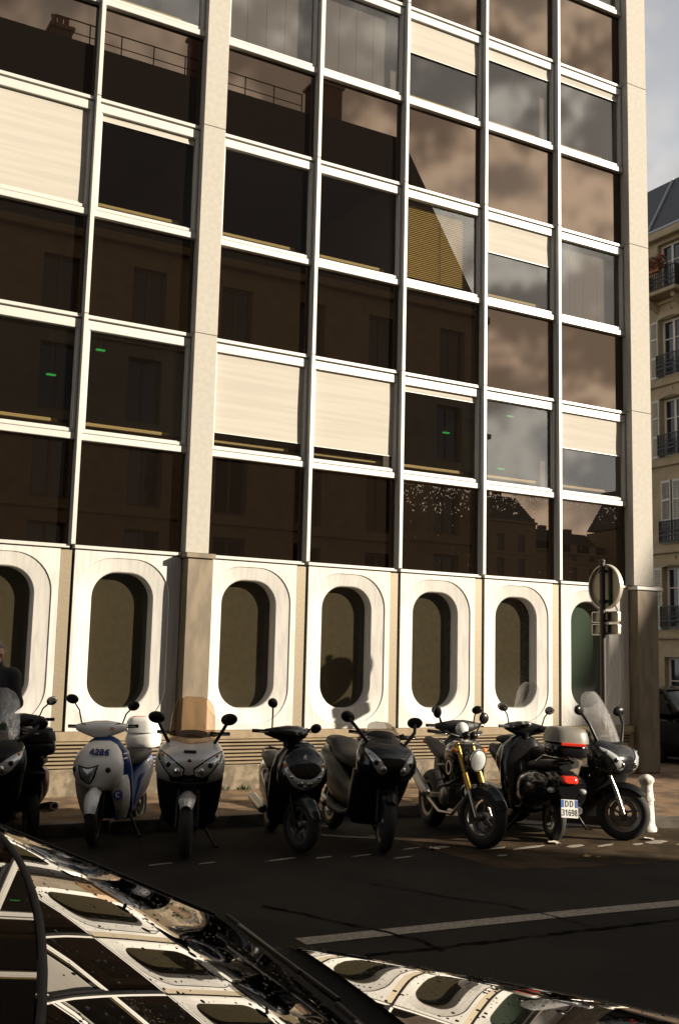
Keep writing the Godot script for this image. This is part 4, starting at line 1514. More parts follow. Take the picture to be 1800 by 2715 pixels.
func parked_vehicles() -> void:
	# white and blue delivery scooter
	var t := bike("motor_scooter", "white and blue scooter numbered 4286 with a white top case", "scooter", Vector2(-3.68, 2.72), Vector2(-0.60, 0.80), 0.02)
	scooter(t, {"shield": M.white_paint, "apron": M.blue_paint, "body": M.blue_paint, "fender": M.white_paint, "cover": M.white_paint, "steer": 0.18, "mirror_l": Vector3(0.30, 1.36, -0.32), "mirror_r": Vector3(0.30, 1.29, -0.34)})
	var s := Shape.new()
	for sd in [-1.0, 1.0]:
		s.along_y([[0.22, -0.33, 0.035, 0.06], [0.32, -0.30, 0.065, 0.10], [0.45, -0.26, 0.085, 0.13], [0.58, -0.21, 0.085, 0.13], [0.64, -0.20, 0.07, 0.10]], 18, sd * 0.175)
	put(t, "lower_shield", s, M.white_paint)
	# head lamp with a pointed upper rim, and two indicator holes
	s = Shape.new()
	s.applique(SHIELD, [Vector2(-0.160, 0.752), Vector2(-0.055, 0.728), Vector2(0.052, 0.758)], [Vector2(-0.136, 0.622), Vector2(-0.05, 0.566), Vector2(0.018, 0.645)], 0.002)
	put(t, "lamp_surround", s, M.satin_black)
	s = Shape.new()
	s.applique(SHIELD, [Vector2(-0.145, 0.738), Vector2(-0.055, 0.714), Vector2(0.037, 0.742)], [Vector2(-0.125, 0.635), Vector2(-0.05, 0.580), Vector2(0.006, 0.660)], 0.006, 0.012)
	put(t, "headlight", s, M.lens_clear)
	for x in [-0.208, 0.140]:
		blob(t, "indicator", M.matt_black, Vector3(x, 0.705, Shape.front(SHIELD, x, 0.705)), Vector3(0.027, 0.027, 0.012), turned(Vector3(0, x * 200, 0)))
	for sd in [-1.0, 1.0]:
		for y in [0.80, 0.845]:
			var st := Shape.new()
			st.box(Vector3(sd * 0.235, y, -0.20), Vector3(0.012, 0.014, 0.15), 0.002, turned(Vector3(0, 0, sd * 8)))
			put(t, "white_stripe", st, M.print_white)
	text(t, "number_print", "4286", M.ink_blue, 0.088, Transform3D(turned(Vector3(-34, 6, -4)), Vector3(0.035, 0.868, 0.002)), 0.012)
	text(t, "letter_print", "W", M.print_red, 0.05, Transform3D(turned(Vector3(-20, 14, -14)), Vector3(0.10, 1.075, -0.155)) , 0.008)
	var dsk := Shape.new()
	dsk.lathe([Vector2(0.0, 0.006), Vector2(0.046, 0.006), Vector2(0.048, 0.0)], Transform3D(Basis(Vector3.RIGHT, PI / 2 - 0.2) , Vector3(0.195, 0.46, -0.105)), 20)
	put(t, "badge", dsk, M.ink_blue)
	text(t, "badge_letter", "C", M.print_white, 0.066, Transform3D(turned(Vector3(-12, 8, 0)), Vector3(0.195, 0.462, -0.096)), 0.004)
	for q in [[0.29, M.weed], [0.24, M.blue_paint]]:
		var d2 := Shape.new()
		d2.lathe([Vector2(0.0, 0.004), Vector2(0.025, 0.004), Vector2(0.026, 0.0)], Transform3D(Basis(Vector3.RIGHT, PI / 2 - 0.25), Vector3(0.175, q[0], -0.165)), 16)
		put(t, "sticker", d2, q[1])
	var tc := top_case(t, Vector3(0, 0.97, -1.48), Vector3(0.185, 0.165, 0.18), M.white_paint, M.white_paint)
	bar(tc, "red_stripe", M.lens_red, -0.10, 0.04, 0.158, 0.170, 0.02, 0.09, 0.002)

	# silver touring scooter with a brown screen
	t = bike("motor_scooter", "silver touring scooter with a large brown tinted windscreen", "scooter", Vector2(-3.13, 3.66), Vector2(-0.41, 0.91), -0.015)
	touring(t, {"upper": M.silver_paint, "lower": M.satin_black, "fender": M.silver_paint, "screen": M.brown_screen, "screen_top": Vector3(0, 1.42, -0.34), "screen_w": 0.215, "screen_w1": 0.19, "w": 0.98})
	bar(t, "air_slot", M.print_black, -0.055, 0.055, 0.930, 0.952, -0.05, 0.012, 0.004)
	s = Shape.new()
	s.lathe([Vector2(0.0, 0.004), Vector2(0.018, 0.004), Vector2(0.02, 0.0)], Transform3D(Basis(Vector3.RIGHT, PI / 2), Vector3(0, 0.868, 0.060)), 16)
	put(t, "badge", s, M.chrome)

	# small black scooter with the V shaped lamp band
	t = bike("motor_scooter", "small black scooter with a bright V-shaped lamp band", "scooter", Vector2(-2.02, 3.76), Vector2(-0.24, 0.97), -0.035)
	scooter(t, {"shield": M.black_paint, "steer": 0.42, "mirror_l": Vector3(0.20, 1.36, -0.30), "mirror_r": Vector3(0.38, 1.12, -0.34)})
	var v := group(t, "headlight")
	s = Shape.new()
	s.applique(SHIELD, [Vector2(-0.185, 0.84), Vector2(-0.155, 0.755), Vector2(-0.085, 0.690), Vector2(0, 0.672), Vector2(0.085, 0.690), Vector2(0.155, 0.755), Vector2(0.185, 0.84)], [Vector2(-0.205, 0.82), Vector2(-0.190, 0.725), Vector2(-0.115, 0.615), Vector2(0, 0.572), Vector2(0.115, 0.615), Vector2(0.190, 0.725), Vector2(0.205, 0.82)], 0.005, 0.014)
	put(v, "lens", s, M.lens_clear)
	for q in [[-0.045, 0.626, 0.030], [0.045, 0.626, 0.030], [0.0, 0.600, 0.02], [-0.135, 0.692, 0.018], [0.135, 0.692, 0.018]]:
		blob(v, "reflector", M.chrome, Vector3(q[0], q[1], Shape.front(SHIELD, q[0], q[1]) + 0.014), Vector3(q[2], q[2], 0.014), turned(Vector3(20, q[0] * 200, 0)))
	for x in [-0.188, 0.188]:
		blob(v, "indicator", M.lens_amber, Vector3(x, 0.79, Shape.front(SHIELD, x, 0.79) + 0.01), Vector3(0.016, 0.026, 0.012))
	s = Shape.new()
	s.prism(PackedVector2Array([Vector2(-0.018, 0.02), Vector2(-0.006, 0.006), Vector2(-0.004, 0.024), Vector2(0.006, 0.026), Vector2(0.008, 0.012), Vector2(0.02, 0.018), Vector2(0.01, 0.0), Vector2(0.016, -0.022), Vector2(0.006, -0.02), Vector2(0.0, -0.004), Vector2(-0.012, -0.022), Vector2(-0.016, -0.014), Vector2(-0.008, 0.0)]), 0.0, 0.004, Transform3D(turned(Vector3(-24, 0, 0)), Vector3(0, 0.872, -0.006)))
	put(t, "badge", s, M.print_white)

	# black touring scooter with a smoked screen
	t = bike("motor_scooter", "black touring scooter with a low smoked windscreen leaning on its stand", "scooter", Vector2(-1.28, 4.05), Vector2(-0.18, 0.984), -0.085)
	touring(t, {"upper": M.black_paint, "screen": M.smoke_screen, "screen_top": Vector3(0, 1.20, -0.32), "screen_w": 0.19, "screen_w1": 0.15, "w": 0.92, "steer": -0.22, "slim": true, "amber": false, "mirror": Vector3(0.36, 1.22, -0.36)})

	# naked motorcycle with a gold fork
	motorcycle()

	# black classic scooter seen from behind
	t = bike("motor_scooter", "black scooter seen from behind with red tail light and number plate", "scooter", Vector2(1.16, 2.90), Vector2(0.33, -0.944), 0.06)
	# its own origin is the front wheel, which points away
	scooter(t, {"shield": M.black_paint, "mirror_l": Vector3(0.28, 1.30, -0.30), "mirror_r": Vector3(0.28, 1.30, -0.30)})
	for sd in [-1.0, 1.0]:
		s = Shape.new()
		s.along_z([[-0.82, 0.48, 0.05, 0.10], [-0.95, 0.48, 0.13, 0.19], [-1.2, 0.50, 0.155, 0.20], [-1.42, 0.52, 0.12, 0.16], [-1.58, 0.53, 0.05, 0.09]], 20, sd * 0.17)
		put(t, "side_cowl", s, M.black_paint)
	s = Shape.new()
	s.along_z([[-1.45, 0.58, 0.17, 0.17], [-1.58, 0.58, 0.15, 0.16], [-1.66, 0.58, 0.11, 0.12]], 20)
	put(t, "tail", s, M.black_paint)
	s = Shape.new()
	s.body([[Vector3(0, 0.655, -1.635), Vector3(0.095, 0, 0), Vector3(0, 0.048, 0.01), 3.2], [Vector3(0, 0.652, -1.672), Vector3(0.088, 0, 0), Vector3(0, 0.042, 0.01), 3.2], [Vector3(0, 0.650, -1.684), Vector3(0.06, 0, 0), Vector3(0, 0.028, 0.01), 2.6]], 20)
	put(t, "rear_lamp", s, M.lens_red)
	for sd in [-1.0, 1.0]:
		blob(t, "indicator", M.lens_clear, Vector3(sd * 0.165, 0.54, -1.60), Vector3(0.045, 0.03, 0.035))
	var pl := group(t, "number_plate", Transform3D(Basis(Vector3.UP, PI) * Basis(Vector3.RIGHT, -0.22), Vector3(0.0, 0.375, -1.69)))
	bar(pl, "plate", M.plate_white, -0.089, 0.089, -0.089, 0.089, 0.0, 0.004, 0.002)
	bar(pl, "blue_band", M.sticker_blue, -0.087, -0.058, 0.012, 0.086, 0.0042, 0.006)
	bar(pl, "blue_band", M.sticker_blue, 0.058, 0.087, 0.012, 0.086, 0.0042, 0.006)
	text(pl, "plate_text", "DD", M.print_black, 0.088, Transform3D(Basis.IDENTITY.scaled(Vector3(0.8, 1, 1)), Vector3(-0.004, 0.047, 0.0045)), 0.002)
	text(pl, "plate_text", "31698", M.print_black, 0.088, Transform3D(Basis.IDENTITY.scaled(Vector3(0.70, 1, 1)), Vector3(0, -0.040, 0.0045)), 0.002)
	tc = top_case(t, Vector3(0, 1.02, -1.50), Vector3(0.215, 0.15, 0.20), M.black_paint, M.grey_case)
	bar(tc, "reflector_strip", M.lens_red, -0.13, 0.13, -0.032, 0.002, -0.222, -0.196, 0.006)
	s = Shape.new()
	s.tube([Vector3(-0.15, 0.78, -1.1), Vector3(-0.15, 0.86, -1.3), Vector3(-0.15, 0.865, -1.6), Vector3(0.15, 0.865, -1.6), Vector3(0.15, 0.86, -1.3), Vector3(0.15, 0.78, -1.1)], 0.011, 8)
	put(t, "chrome_rack", s, M.chrome)

	windscreen(t, M.clear_screen, Vector3(0, 1.08, -0.20), Vector3(0, 1.60, -0.34), 0.15, 0.13, 0.05, 0.35)
	blob(t, "speedometer", M.chrome, Vector3(0, 1.13, -0.34), Vector3(0.06, 0.035, 0.05))
	# scooter half hidden behind it
	t = bike("motor_scooter", "matt dark scooter facing the road, half hidden by the black one with the plate", "scooter", Vector2(0.42, 3.05), Vector2(-0.45, 0.89), 0.03)
	scooter(t, {"shield": M.matt_black, "steer": 0.1, "mirror_l": Vector3(0.24, 1.26, -0.30), "mirror_r": Vector3(0.24, 1.26, -0.30)})
	blob(t, "headlight", M.lens_white, Vector3(0, 1.06, -0.15), Vector3(0.075, 0.075, 0.05))

	# black touring scooter at the right with a clear screen
	t = bike("motor_scooter", "black touring scooter with a tall clear windscreen and steering locked over", "scooter", Vector2(1.46, 4.38), Vector2(0.16, 0.987), -0.03)
	touring(t, {"upper": M.black_paint, "screen": M.clear_screen, "screen_top": Vector3(0, 1.52, -0.40), "screen_w": 0.24, "screen_w1": 0.20, "w": 1.0, "steer": 0.62, "fork": M.steel, "slim": true, "amber": false, "mirror": Vector3(0.34, 1.32, -0.32)})

	# black touring scooter at the left edge
	t = bike("motor_scooter", "black touring scooter with a dull clear windscreen beside the blue one", "scooter", Vector2(-4.78, 2.95), Vector2(-0.25, 0.97), -0.05)
	touring(t, {"upper": M.satin_black, "screen": M.clear_screen, "screen_top": Vector3(0, 1.47, -0.38), "screen_w": 0.24, "screen_w1": 0.20, "steer": -0.2, "mirror": Vector3(0.40, 1.16, -0.36)})
	bar(t, "paper_sticker", M.weed, 0.03, 0.11, 1.10, 1.16, -0.11, -0.105)
	# and another one behind it, seen from behind
	t = bike("motor_scooter", "matt black scooter with a round black top case between two others", "scooter", Vector2(-4.02, 0.95), Vector2(0.10, -0.995), -0.03)
	scooter(t, {"shield": M.matt_black, "body": M.satin_black, "tail": M.satin_black, "mirror_l": Vector3(0.33, 1.28, -0.30), "mirror_r": Vector3(0.33, 1.28, -0.30)})
	top_case(t, Vector3(0, 0.96, -1.48), Vector3(0.18, 0.13, 0.18), M.satin_black, M.satin_black)

	# dark car in the side street
	var c := thing("parked_car", "black hatchback parked in the side street beyond the corner pillar", "car", Vector3(8.75, 0, -2.75), PI / 2)
	car(c, M.black_paint, M.dark_pane)

func motorcycle() -> void:
	var t := bike("motorcycle", "naked black motorcycle with gold fork tubes and a round headlight", "motorcycle", Vector2(-0.25, 4.22), Vector2(-0.25, 0.968), -0.045)
	var st := 0.42
	var p := Basis(Vector3.UP, st)
	wheel(t, "front_wheel", Vector3(0, 0.30, 0), 0.30, 0.12, M.rim_grey, 3, st)
	fender(t, M.black_paint, Vector3(0, 0.30, 0), 0.335, 0.07, 0.35, 2.2, st)
	for sd in [-1.0, 1.0]:
		var g := group(t, "fork_leg")
		pipe(g, "slider", M.steel, [p * Vector3(sd * 0.105, 0.30, 0), p * Vector3(sd * 0.105, 0.56, -0.115)], 0.021, 12)
		pipe(g, "fork_tube", M.gold_anodised, [p * Vector3(sd * 0.105, 0.55, -0.11), p * Vector3(sd * 0.105, 0.70, -0.176)], 0.030, 12)
		pipe(g, "fork_top", M.gold_anodised, [p * Vector3(sd * 0.105, 0.705, -0.178), p * Vector3(sd * 0.105, 0.98, -0.30)], 0.025, 12)
		pipe(g, "indicator_stem", M.satin_black, [p * Vector3(sd * 0.11, 0.90, -0.26), p * Vector3(sd * 0.20, 0.92, -0.24)], 0.008, 8)
		blob(g, "indicator", M.lens_amber, p * Vector3(sd * 0.215, 0.92, -0.235), Vector3(0.032, 0.028, 0.036))
	var s := Shape.new()
	s.box(p * Vector3(0, 0.72, -0.20), Vector3(0.25, 0.035, 0.07), 0.01, p)
	s.box(p * Vector3(0, 0.97, -0.295), Vector3(0.25, 0.025, 0.07), 0.01, p)
	put(t, "yoke", s, M.satin_black)
	# head lamp
	var g := group(t, "headlight", Transform3D(p * Basis(Vector3.RIGHT, PI / 2 + 0.08), p * Vector3(0.0, 0.835, -0.11)))
	s = Shape.new()
	s.lathe([Vector2(0.0, -0.15), Vector2(0.05, -0.13), Vector2(0.088, -0.06), Vector2(0.110, 0.0)], Transform3D.IDENTITY, 28)
	put(g, "bowl", s, M.satin_black)
	s = Shape.new()
	s.lathe([Vector2(0.108, -0.005), Vector2(0.116, 0.0), Vector2(0.116, 0.012), Vector2(0.108, 0.016)], Transform3D.IDENTITY, 28)
	put(g, "rim", s, M.chrome)
	s = Shape.new()
	s.lathe([Vector2(0.109, 0.008), Vector2(0.085, 0.022), Vector2(0.045, 0.034), Vector2(0.0, 0.038)], Transform3D.IDENTITY, 28)
	put(g, "lens", s, M.lens_white)
	# bars, clocks, mirrors
	handlebar(t, 1.04, -0.34, 0.37, st, 0.05)
	for sd in [-1.0, 1.0]:
		s = Shape.new()
		s.lathe([Vector2(0.0, -0.03), Vector2(0.04, -0.03), Vector2(0.042, 0.02), Vector2(0.0, 0.022)], Transform3D(p * Basis(Vector3.RIGHT, -0.7), p * Vector3(sd * 0.05, 1.07, -0.24)), 18)
		put(t, "gauge", s, M.satin_black)
		mirror(t, p * Vector3(sd * 0.24, 1.08, -0.38), p * Vector3(sd * 0.28, 1.18, -0.36), p * Vector3(sd * 0.345, 1.28, -0.36) if sd < 0 else p * Vector3(0.33, 1.24, -0.36), Vector3(0.058, 0.058, 0.025), p * turned(Vector3(0, sd * -10, 0)))
	# tank, frame, engine, seat
	s = Shape.new()
	s.along_z([[-0.34, 0.86, 0.08, 0.06], [-0.42, 0.87, 0.15, 0.11], [-0.60, 0.88, 0.175, 0.13], [-0.80, 0.85, 0.14, 0.11], [-0.95, 0.80, 0.09, 0.06]], 22)
	put(t, "tank", s, M.black_paint)
	s = Shape.new()
	for sd in [-1.0, 1.0]:
		var x: float = sd * 0.13
		s.tube([Vector3(sd * 0.04, 0.90, -0.33), Vector3(x, 0.74, -0.62), Vector3(x, 0.70, -0.98)], 0.016, 8)
		s.tube([Vector3(sd * 0.04, 0.72, -0.26), Vector3(x, 0.55, -0.60), Vector3(x, 0.48, -0.95)], 0.016, 8)
		s.tube([Vector3(sd * 0.08, 0.82, -0.45), Vector3(x, 0.62, -0.45)], 0.013, 8)
		s.tube([Vector3(x, 0.62, -0.45), Vector3(x, 0.74, -0.64), Vector3(x, 0.54, -0.78), Vector3(x, 0.70, -0.96)], 0.013, 8)
	put(t, "trellis_frame", s, M.satin_black)
	s = Shape.new()
	s.box(Vector3(0, 0.42, -0.72), Vector3(0.28, 0.26, 0.34), 0.05)
	s.tube([Vector3(0, 0.46, -0.60), Vector3(0, 0.50, -0.34)], [0.085, 0.075], 14)
	s.tube([Vector3(0, 0.50, -0.72), Vector3(0, 0.74, -0.76)], [0.085, 0.075], 14)
	for i in 7:
		s.tube([Vector3(0, 0.467 + 0.004 * i, -0.56 + 0.032 * i), Vector3(0, 0.469 + 0.004 * i, -0.55 + 0.032 * i)], 0.105, 14)
	put(t, "engine", s, M.matt_black)
	for sd in [-1.0, 1.0]:
		s = Shape.new()
		s.lathe([Vector2(0.0, 0.03), Vector2(0.08, 0.025), Vector2(0.095, 0.0)], Transform3D(Basis(Vector3.FORWARD, sd * PI / 2), Vector3(sd * 0.14, 0.40, -0.74)), 20)
		put(t, "engine_cover", s, M.rim_grey)
	s = Shape.new()
	s.along_z([[-0.86, 0.80, 0.09, 0.04], [-1.0, 0.79, 0.13, 0.055], [-1.25, 0.83, 0.12, 0.05], [-1.5, 0.90, 0.09, 0.05], [-1.68, 0.93, 0.05, 0.03]], 18)
	put(t, "seat", s, M.seat_vinyl)
	wheel(t, "rear_wheel", Vector3(0, 0.31, -1.43), 0.31, 0.17, M.rim_grey, 3)
	s = Shape.new()
	for sd in [-1.0, 1.0]:
		s.box(Vector3(sd * 0.12, 0.37, -1.15), Vector3(0.03, 0.06, 0.60), 0.01, Basis(Vector3.RIGHT, -0.1))
	put(t, "swing_arm", s, M.rim_grey)
	pipe(t, "exhaust_pipe", M.steel, [Vector3(-0.06, 0.42, -0.36), Vector3(-0.14, 0.26, -0.48), Vector3(-0.16, 0.24, -0.80), Vector3(-0.19, 0.36, -1.1)], 0.02, 10)
	exhaust(t, M.steel, Vector3(-0.20, 0.38, -1.10), Vector3(-0.24, 0.66, -1.55), 0.055)
	exhaust(t, M.steel, Vector3(0.20, 0.38, -1.10), Vector3(0.24, 0.66, -1.55), 0.055)
	blob(t, "tail_light", M.lens_red, Vector3(0, 0.90, -1.70), Vector3(0.06, 0.03, 0.03))
	s = Shape.new()
	s.lathe_hard([Vector2(0.055, 0.0), Vector2(0.075, 0.0), Vector2(0.075, 0.02), Vector2(0.055, 0.02)], Transform3D(Basis(Vector3.FORWARD, PI / 2), Vector3(-0.19, 0.72, -0.52)), 20, true)
	put(t, "horn", s, M.steel)
	stand(t, -0.8, 0.15)

# ------------------------------------------------------------------ cars: front along +x, middle of the car over the origin
func car(t: Node3D, body: Material, glass: Material, roll := 0.0) -> void:
	# lower body
	var s := Shape.new()
	var rings := []
	for q in [[-2.05, 0.60, 0.62, 0.30, 0.80], [-1.98, 0.80, 0.55, 0.24, 0.94], [-1.6, 0.93, 0.54, 0.20, 1.00], [-0.6, 0.95, 0.54, 0.18, 1.01], [0.3, 0.95, 0.54, 0.18, 0.98], [0.7, 0.95, 0.53, 0.18, 0.89], [1.2, 0.945, 0.50, 0.19, 0.78], [1.6, 0.93, 0.50, 0.19, 0.69], [2.0, 0.89, 0.46, 0.21, 0.59], [2.2, 0.72, 0.43, 0.24, 0.52], [2.28, 0.5, 0.42, 0.30, 0.48]]:
		var r := PackedVector3Array()
		var y0: float = q[3]
		var y1: float = q[4]
		for i in 28:
			var a := TAU * i / 28
			var ca := cos(a)
			var sa := sin(a)
			var z: float = signf(ca) * pow(absf(ca), 0.42) * q[1]
			var y: float = (y0 + y1) / 2 + signf(sa) * pow(absf(sa), 0.55) * (y1 - y0) / 2
			r.append(Vector3(q[0], y, z))
		rings.append(r)
	s.loft(rings)
	put(t, "body", s, body)
	# bonnet
	var hood := func(x: float, z: float) -> Vector3:
		var u := (x - 0.56) / 1.45
		var y := 1.022 - 0.212 * (x - 0.56) - 0.035 * u * u - 0.012 * z * z - 0.09 * pow(absf(z) / 0.88, 14.0)
		return Vector3(x - 0.10 * z * z * (0.4 + u), y, z)
	var g := []
	for j in 25:
		var line := []
		for i in 33:
			line.append(hood.call(lerpf(0.545, 2.14, j / 24.0), lerpf(-0.885, 0.885, i / 32.0) * (1.0 - 0.10 * pow(j / 24.0, 3.0))))
		g.append(line)
	s = Shape.new()
	s.shell(g, 0.02, Vector3.UP)
	put(t, "bonnet", s, body)
	# windscreen, roof, rear window
	var ws := func(u: float, v: float) -> Vector3:
		# u from the header (0) to the foot (1), v across from -1 to 1
		var w := lerpf(0.86, 0.885, u)
		var x := lerpf(-0.29, 0.385, u) - lerpf(0.10, 0.03, u) * v * v
		var y := 1.43 - 0.37 * u + 0.01 * u * (1.0 - u) - lerpf(0.035, 0.0, u) * v * v
		return Vector3(x, y, v * w)
	g = []
	for j in 21:
		var line := []
		for i in 33:
			line.append(ws.call(j / 20.0, i / 16.0 - 1.0))
		g.append(line)
	s = Shape.new()
	s.shell(g, 0.008, Vector3(0.4, 0.9, 0))
	put(t, "windscreen", s, glass)
	g = []
	for j in 15:
		var line := []
		var u := j / 14.0
		for i in 33:
			var v := i / 16.0 - 1.0
			var head: Vector3 = ws.call(0.0, v)
			var x := lerpf(head.x - 0.012, -1.55 + 0.06 * v * v, u)
			line.append(Vector3(x, head.y + 0.005 + 0.045 * sin(minf(u * 1.5, 1.0) * PI * 0.5) - 0.05 * u * u, head.z * lerpf(1.0, 0.96, u)))
		g.append(line)
	s = Shape.new()
	s.shell(g, 0.02, Vector3.UP)
	put(t, "roof", s, body)
	g = []
	for j in 9:
		var line := []
		var u := j / 8.0
		for i in 17:
			var v := i / 8.0 - 1.0
			line.append(Vector3(lerpf(-1.56 + 0.06 * v * v, -1.98 + 0.10 * v * v, u), lerpf(1.40 - 0.035 * v * v, 0.97 - 0.02 * v * v, u), v * lerpf(0.705, 0.76, u)))
		g.append(line)
	s = Shape.new()
	s.shell(g, 0.01, Vector3(-1, 0.6, 0))
	put(t, "rear_window", s, glass)
	# rubber seal along the header of the windscreen and down its sides
	var seal := []
	for i in 17:
		seal.append(ws.call(0.0, i / 8.0 - 1.0) + Vector3(-0.004, 0.004, 0))
	pipe(t, "screen_seal", M.rubber, seal, 0.006, 8)
	for sd in [-1.0, 1.0]:
		var side := []
		var pil := []
		for i in 13:
			var q: Vector3 = ws.call(i / 12.0, sd)
			side.append(q + Vector3(0, 0.002, 0))
			pil.append(q + Vector3(-0.02, -0.016, sd * 0.016))
		pipe(t, "side_seal", M.rubber, side, 0.004, 8)
		pipe(t, "screen_pillar", body, pil, [0.018, 0.018, 0.018, 0.018, 0.018, 0.019, 0.019, 0.02, 0.02, 0.021, 0.022, 0.023, 0.024], 12)
		# side windows and roof rail
		s = Shape.new()
		var a: Vector3 = ws.call(0.06, sd)
		var f: Vector3 = ws.call(0.97, sd)
		var gl := []
		for j in 7:
			var u := j / 6.0
			var line := []
			for i in 13:
				var v := i / 12.0
				var top := Vector3(lerpf(a.x - 0.04, -1.50, v), lerpf(1.375, 1.34, v), sd * lerpf(0.865, 0.80, v))
				var bot := Vector3(lerpf(f.x - 0.10, -1.78, v), 0.98, sd * 0.90)
				line.append(top.lerp(bot, u) + Vector3(0, 0, sd * 0.03 * sin(u * PI)))
			gl.append(line)
		s.shell(gl, 0.006, Vector3(0, 0, sd))
		put(t, "side_window", s, M.dark_pane)
		pipe(t, "roof_rail", body, [a + Vector3(-0.02, 0.0, sd * 0.02), Vector3(-0.75, 1.42, sd * 0.86), Vector3(-1.50, 1.385, sd * 0.80), Vector3(-1.86, 1.0, sd * 0.84)], [0.034, 0.036, 0.045, 0.07], 10)
		pipe(t, "door_pillar", M.matt_black, [Vector3(-0.72, 1.40, sd * 0.86), Vector3(-0.80, 0.98, sd * 0.90)], 0.035, 8)
		bar(t, "door_line", M.joint_dark, -0.83, -0.822, 0.30, 0.93, sd * 0.945, sd * 0.956)
		s = Shape.new()
		s.box(Vector3(-0.62, 0.84, sd * 0.955), Vector3(0.17, 0.03, 0.03), 0.01)
		put(t, "door_handle", s, body)
		blob(t, "headlight", M.lens_clear, Vector3(2.02, 0.50, sd * 0.66), Vector3(0.16, 0.06, 0.15), turned(Vector3(0, sd * 30, 12)))
		blob(t, "tail_light", M.lens_red, Vector3(-1.95, 0.82, sd * 0.72), Vector3(0.07, 0.13, 0.09))
		for x in [-1.28, 1.34]:
			var wl := group(t, "wheel", Transform3D(Basis(Vector3.UP, PI / 2), Vector3(x, 0.295 + sd * 0.85 * roll, sd * 0.85)))
			var ax := Transform3D(Basis(Vector3.FORWARD, PI / 2), Vector3.ZERO)
			s = Shape.new()
			var prof := []
			for i in 17:
				var an := TAU * i / 16.0
				prof.append(Vector2(0.245 + cos(an) * 0.05, sin(an) * 0.10))
			s.lathe(prof, ax, 32)
			put(wl, "tyre", s, M.rubber)
			s = Shape.new()
			s.lathe([Vector2(0.0, -0.07), Vector2(0.20, -0.06), Vector2(0.205, 0.06), Vector2(0.0, 0.07)], ax, 24)
			put(wl, "rim", s, M.rim_grey)
	# cowl below the windscreen
	g = []
	for j in 5:
		var line := []
		for i in 25:
			var v := i / 12.0 - 1.0
			var q: Vector3 = ws.call(1.0, v)
			var hd: Vector3 = hood.call(0.55, v * 0.87)
			line.append(Vector3(q.x - 0.02, q.y - 0.006, q.z * 1.04).lerp(hd + Vector3(0.01, -0.004, 0), j / 4.0) - Vector3(0, 0.028 * sin(j / 4.0 * PI), 0))
		g.append(line)
	s = Shape.new()
	s.shell(g, 0.01, Vector3.UP)
	put(t, "cowl", s, M.cowl_plastic)
	s = Shape.new()
	s.bx(2.24, 2.30, 0.33, 0.44, -0.40, 0.40, 0.02)
	put(t, "grille", s, M.matt_black)

func near_car() -> void:
	var t := thing("parked_car", "glossy black car in the foreground with rain drops and a mirrored facade", "car", Vector3(-6.1, 0, 10.98), -0.1)
	# it stands tilted on the camber by the kerb
	t.basis = Basis(Vector3.UP, -0.1) * Basis(Vector3.RIGHT, 0.05)
	car(t, M.car_black, M.car_glass, 0.05)
	# wipers at rest on the foot of the windscreen
	for q in [-0.52, 0.14]:
		var g := group(t, "wiper")
		var on := func(z: float, y: float) -> Vector3:
			var v := z / 0.88
			return Vector3(0.395 - 0.03 * v * v - y * 1.7, 1.078 + y, z)
		pipe(g, "arm", M.satin_black, [on.call(q + 0.34, -0.01), on.call(q + 0.1, 0.022), on.call(q - 0.1, 0.028)], 0.007, 6)
		pipe(g, "blade", M.rubber, [on.call(q + 0.22, 0.014), on.call(q + 0.06, 0.014), on.call(q - 0.1, 0.014), on.call(q - 0.24, 0.014)], 0.006, 6)
	# rain drops on the bonnet, the windscreen and the roof
	var drop := Shape.new()
	drop.lathe([Vector2(1.0, 0.0), Vector2(0.93, 0.22), Vector2(0.7, 0.42), Vector2(0.35, 0.54), Vector2(0.0, 0.58)], Transform3D.IDENTITY, 10)
	var dm := drop.mesh()
	dm.surface_set_material(0, M.water_drop)
	for part in [["bonnet", 2200, 0.0012, 0.0055], ["windscreen", 1300, 0.0010, 0.004], ["roof", 200, 0.0016, 0.005]]:
		var src: MeshInstance3D = t.get_node(part[0])
		var arr := src.mesh.surface_get_arrays(0)
		var vs: PackedVector3Array = arr[Mesh.ARRAY_VERTEX]
		var ns: PackedVector3Array = arr[Mesh.ARRAY_NORMAL]
		var id: PackedInt32Array = arr[Mesh.ARRAY_INDEX]
		var tris := []
		for i in range(0, id.size(), 3):
			if ns[id[i]].y > 0.5:
				tris.append(i)
		var mm := MultiMesh.new()
		mm.transform_format = MultiMesh.TRANSFORM_3D
		mm.mesh = dm
		mm.instance_count = part[1]
		for k in part[1]:
			var i: int = tris[rng.randi() % tris.size()]
			var a := rng.randf()
			var b := rng.randf()
			if a + b > 1.0:
				a = 1.0 - a
				b = 1.0 - b
			var p := vs[id[i]] + (vs[id[i + 1]] - vs[id[i]]) * a + (vs[id[i + 2]] - vs[id[i]]) * b
			var up := ns[id[i]]
			var r := lerpf(part[2], part[3], pow(rng.randf(), 2.6))
			var x := up.cross(Vector3.FORWARD).normalized()
			var z := x.cross(up)
			var turn := rng.randf() * TAU
			var bs := Basis(x * r * rng.randf_range(0.8, 1.4), up * r * 0.7, z * r).rotated(up, turn)
			mm.set_instance_transform(k, Transform3D(bs, p))
		var o := MultiMeshInstance3D.new()
		o.name = "rain_drops"
		o.multimesh = mm
		o.set_meta("kind", "stuff")
		t.add_child(o, true)

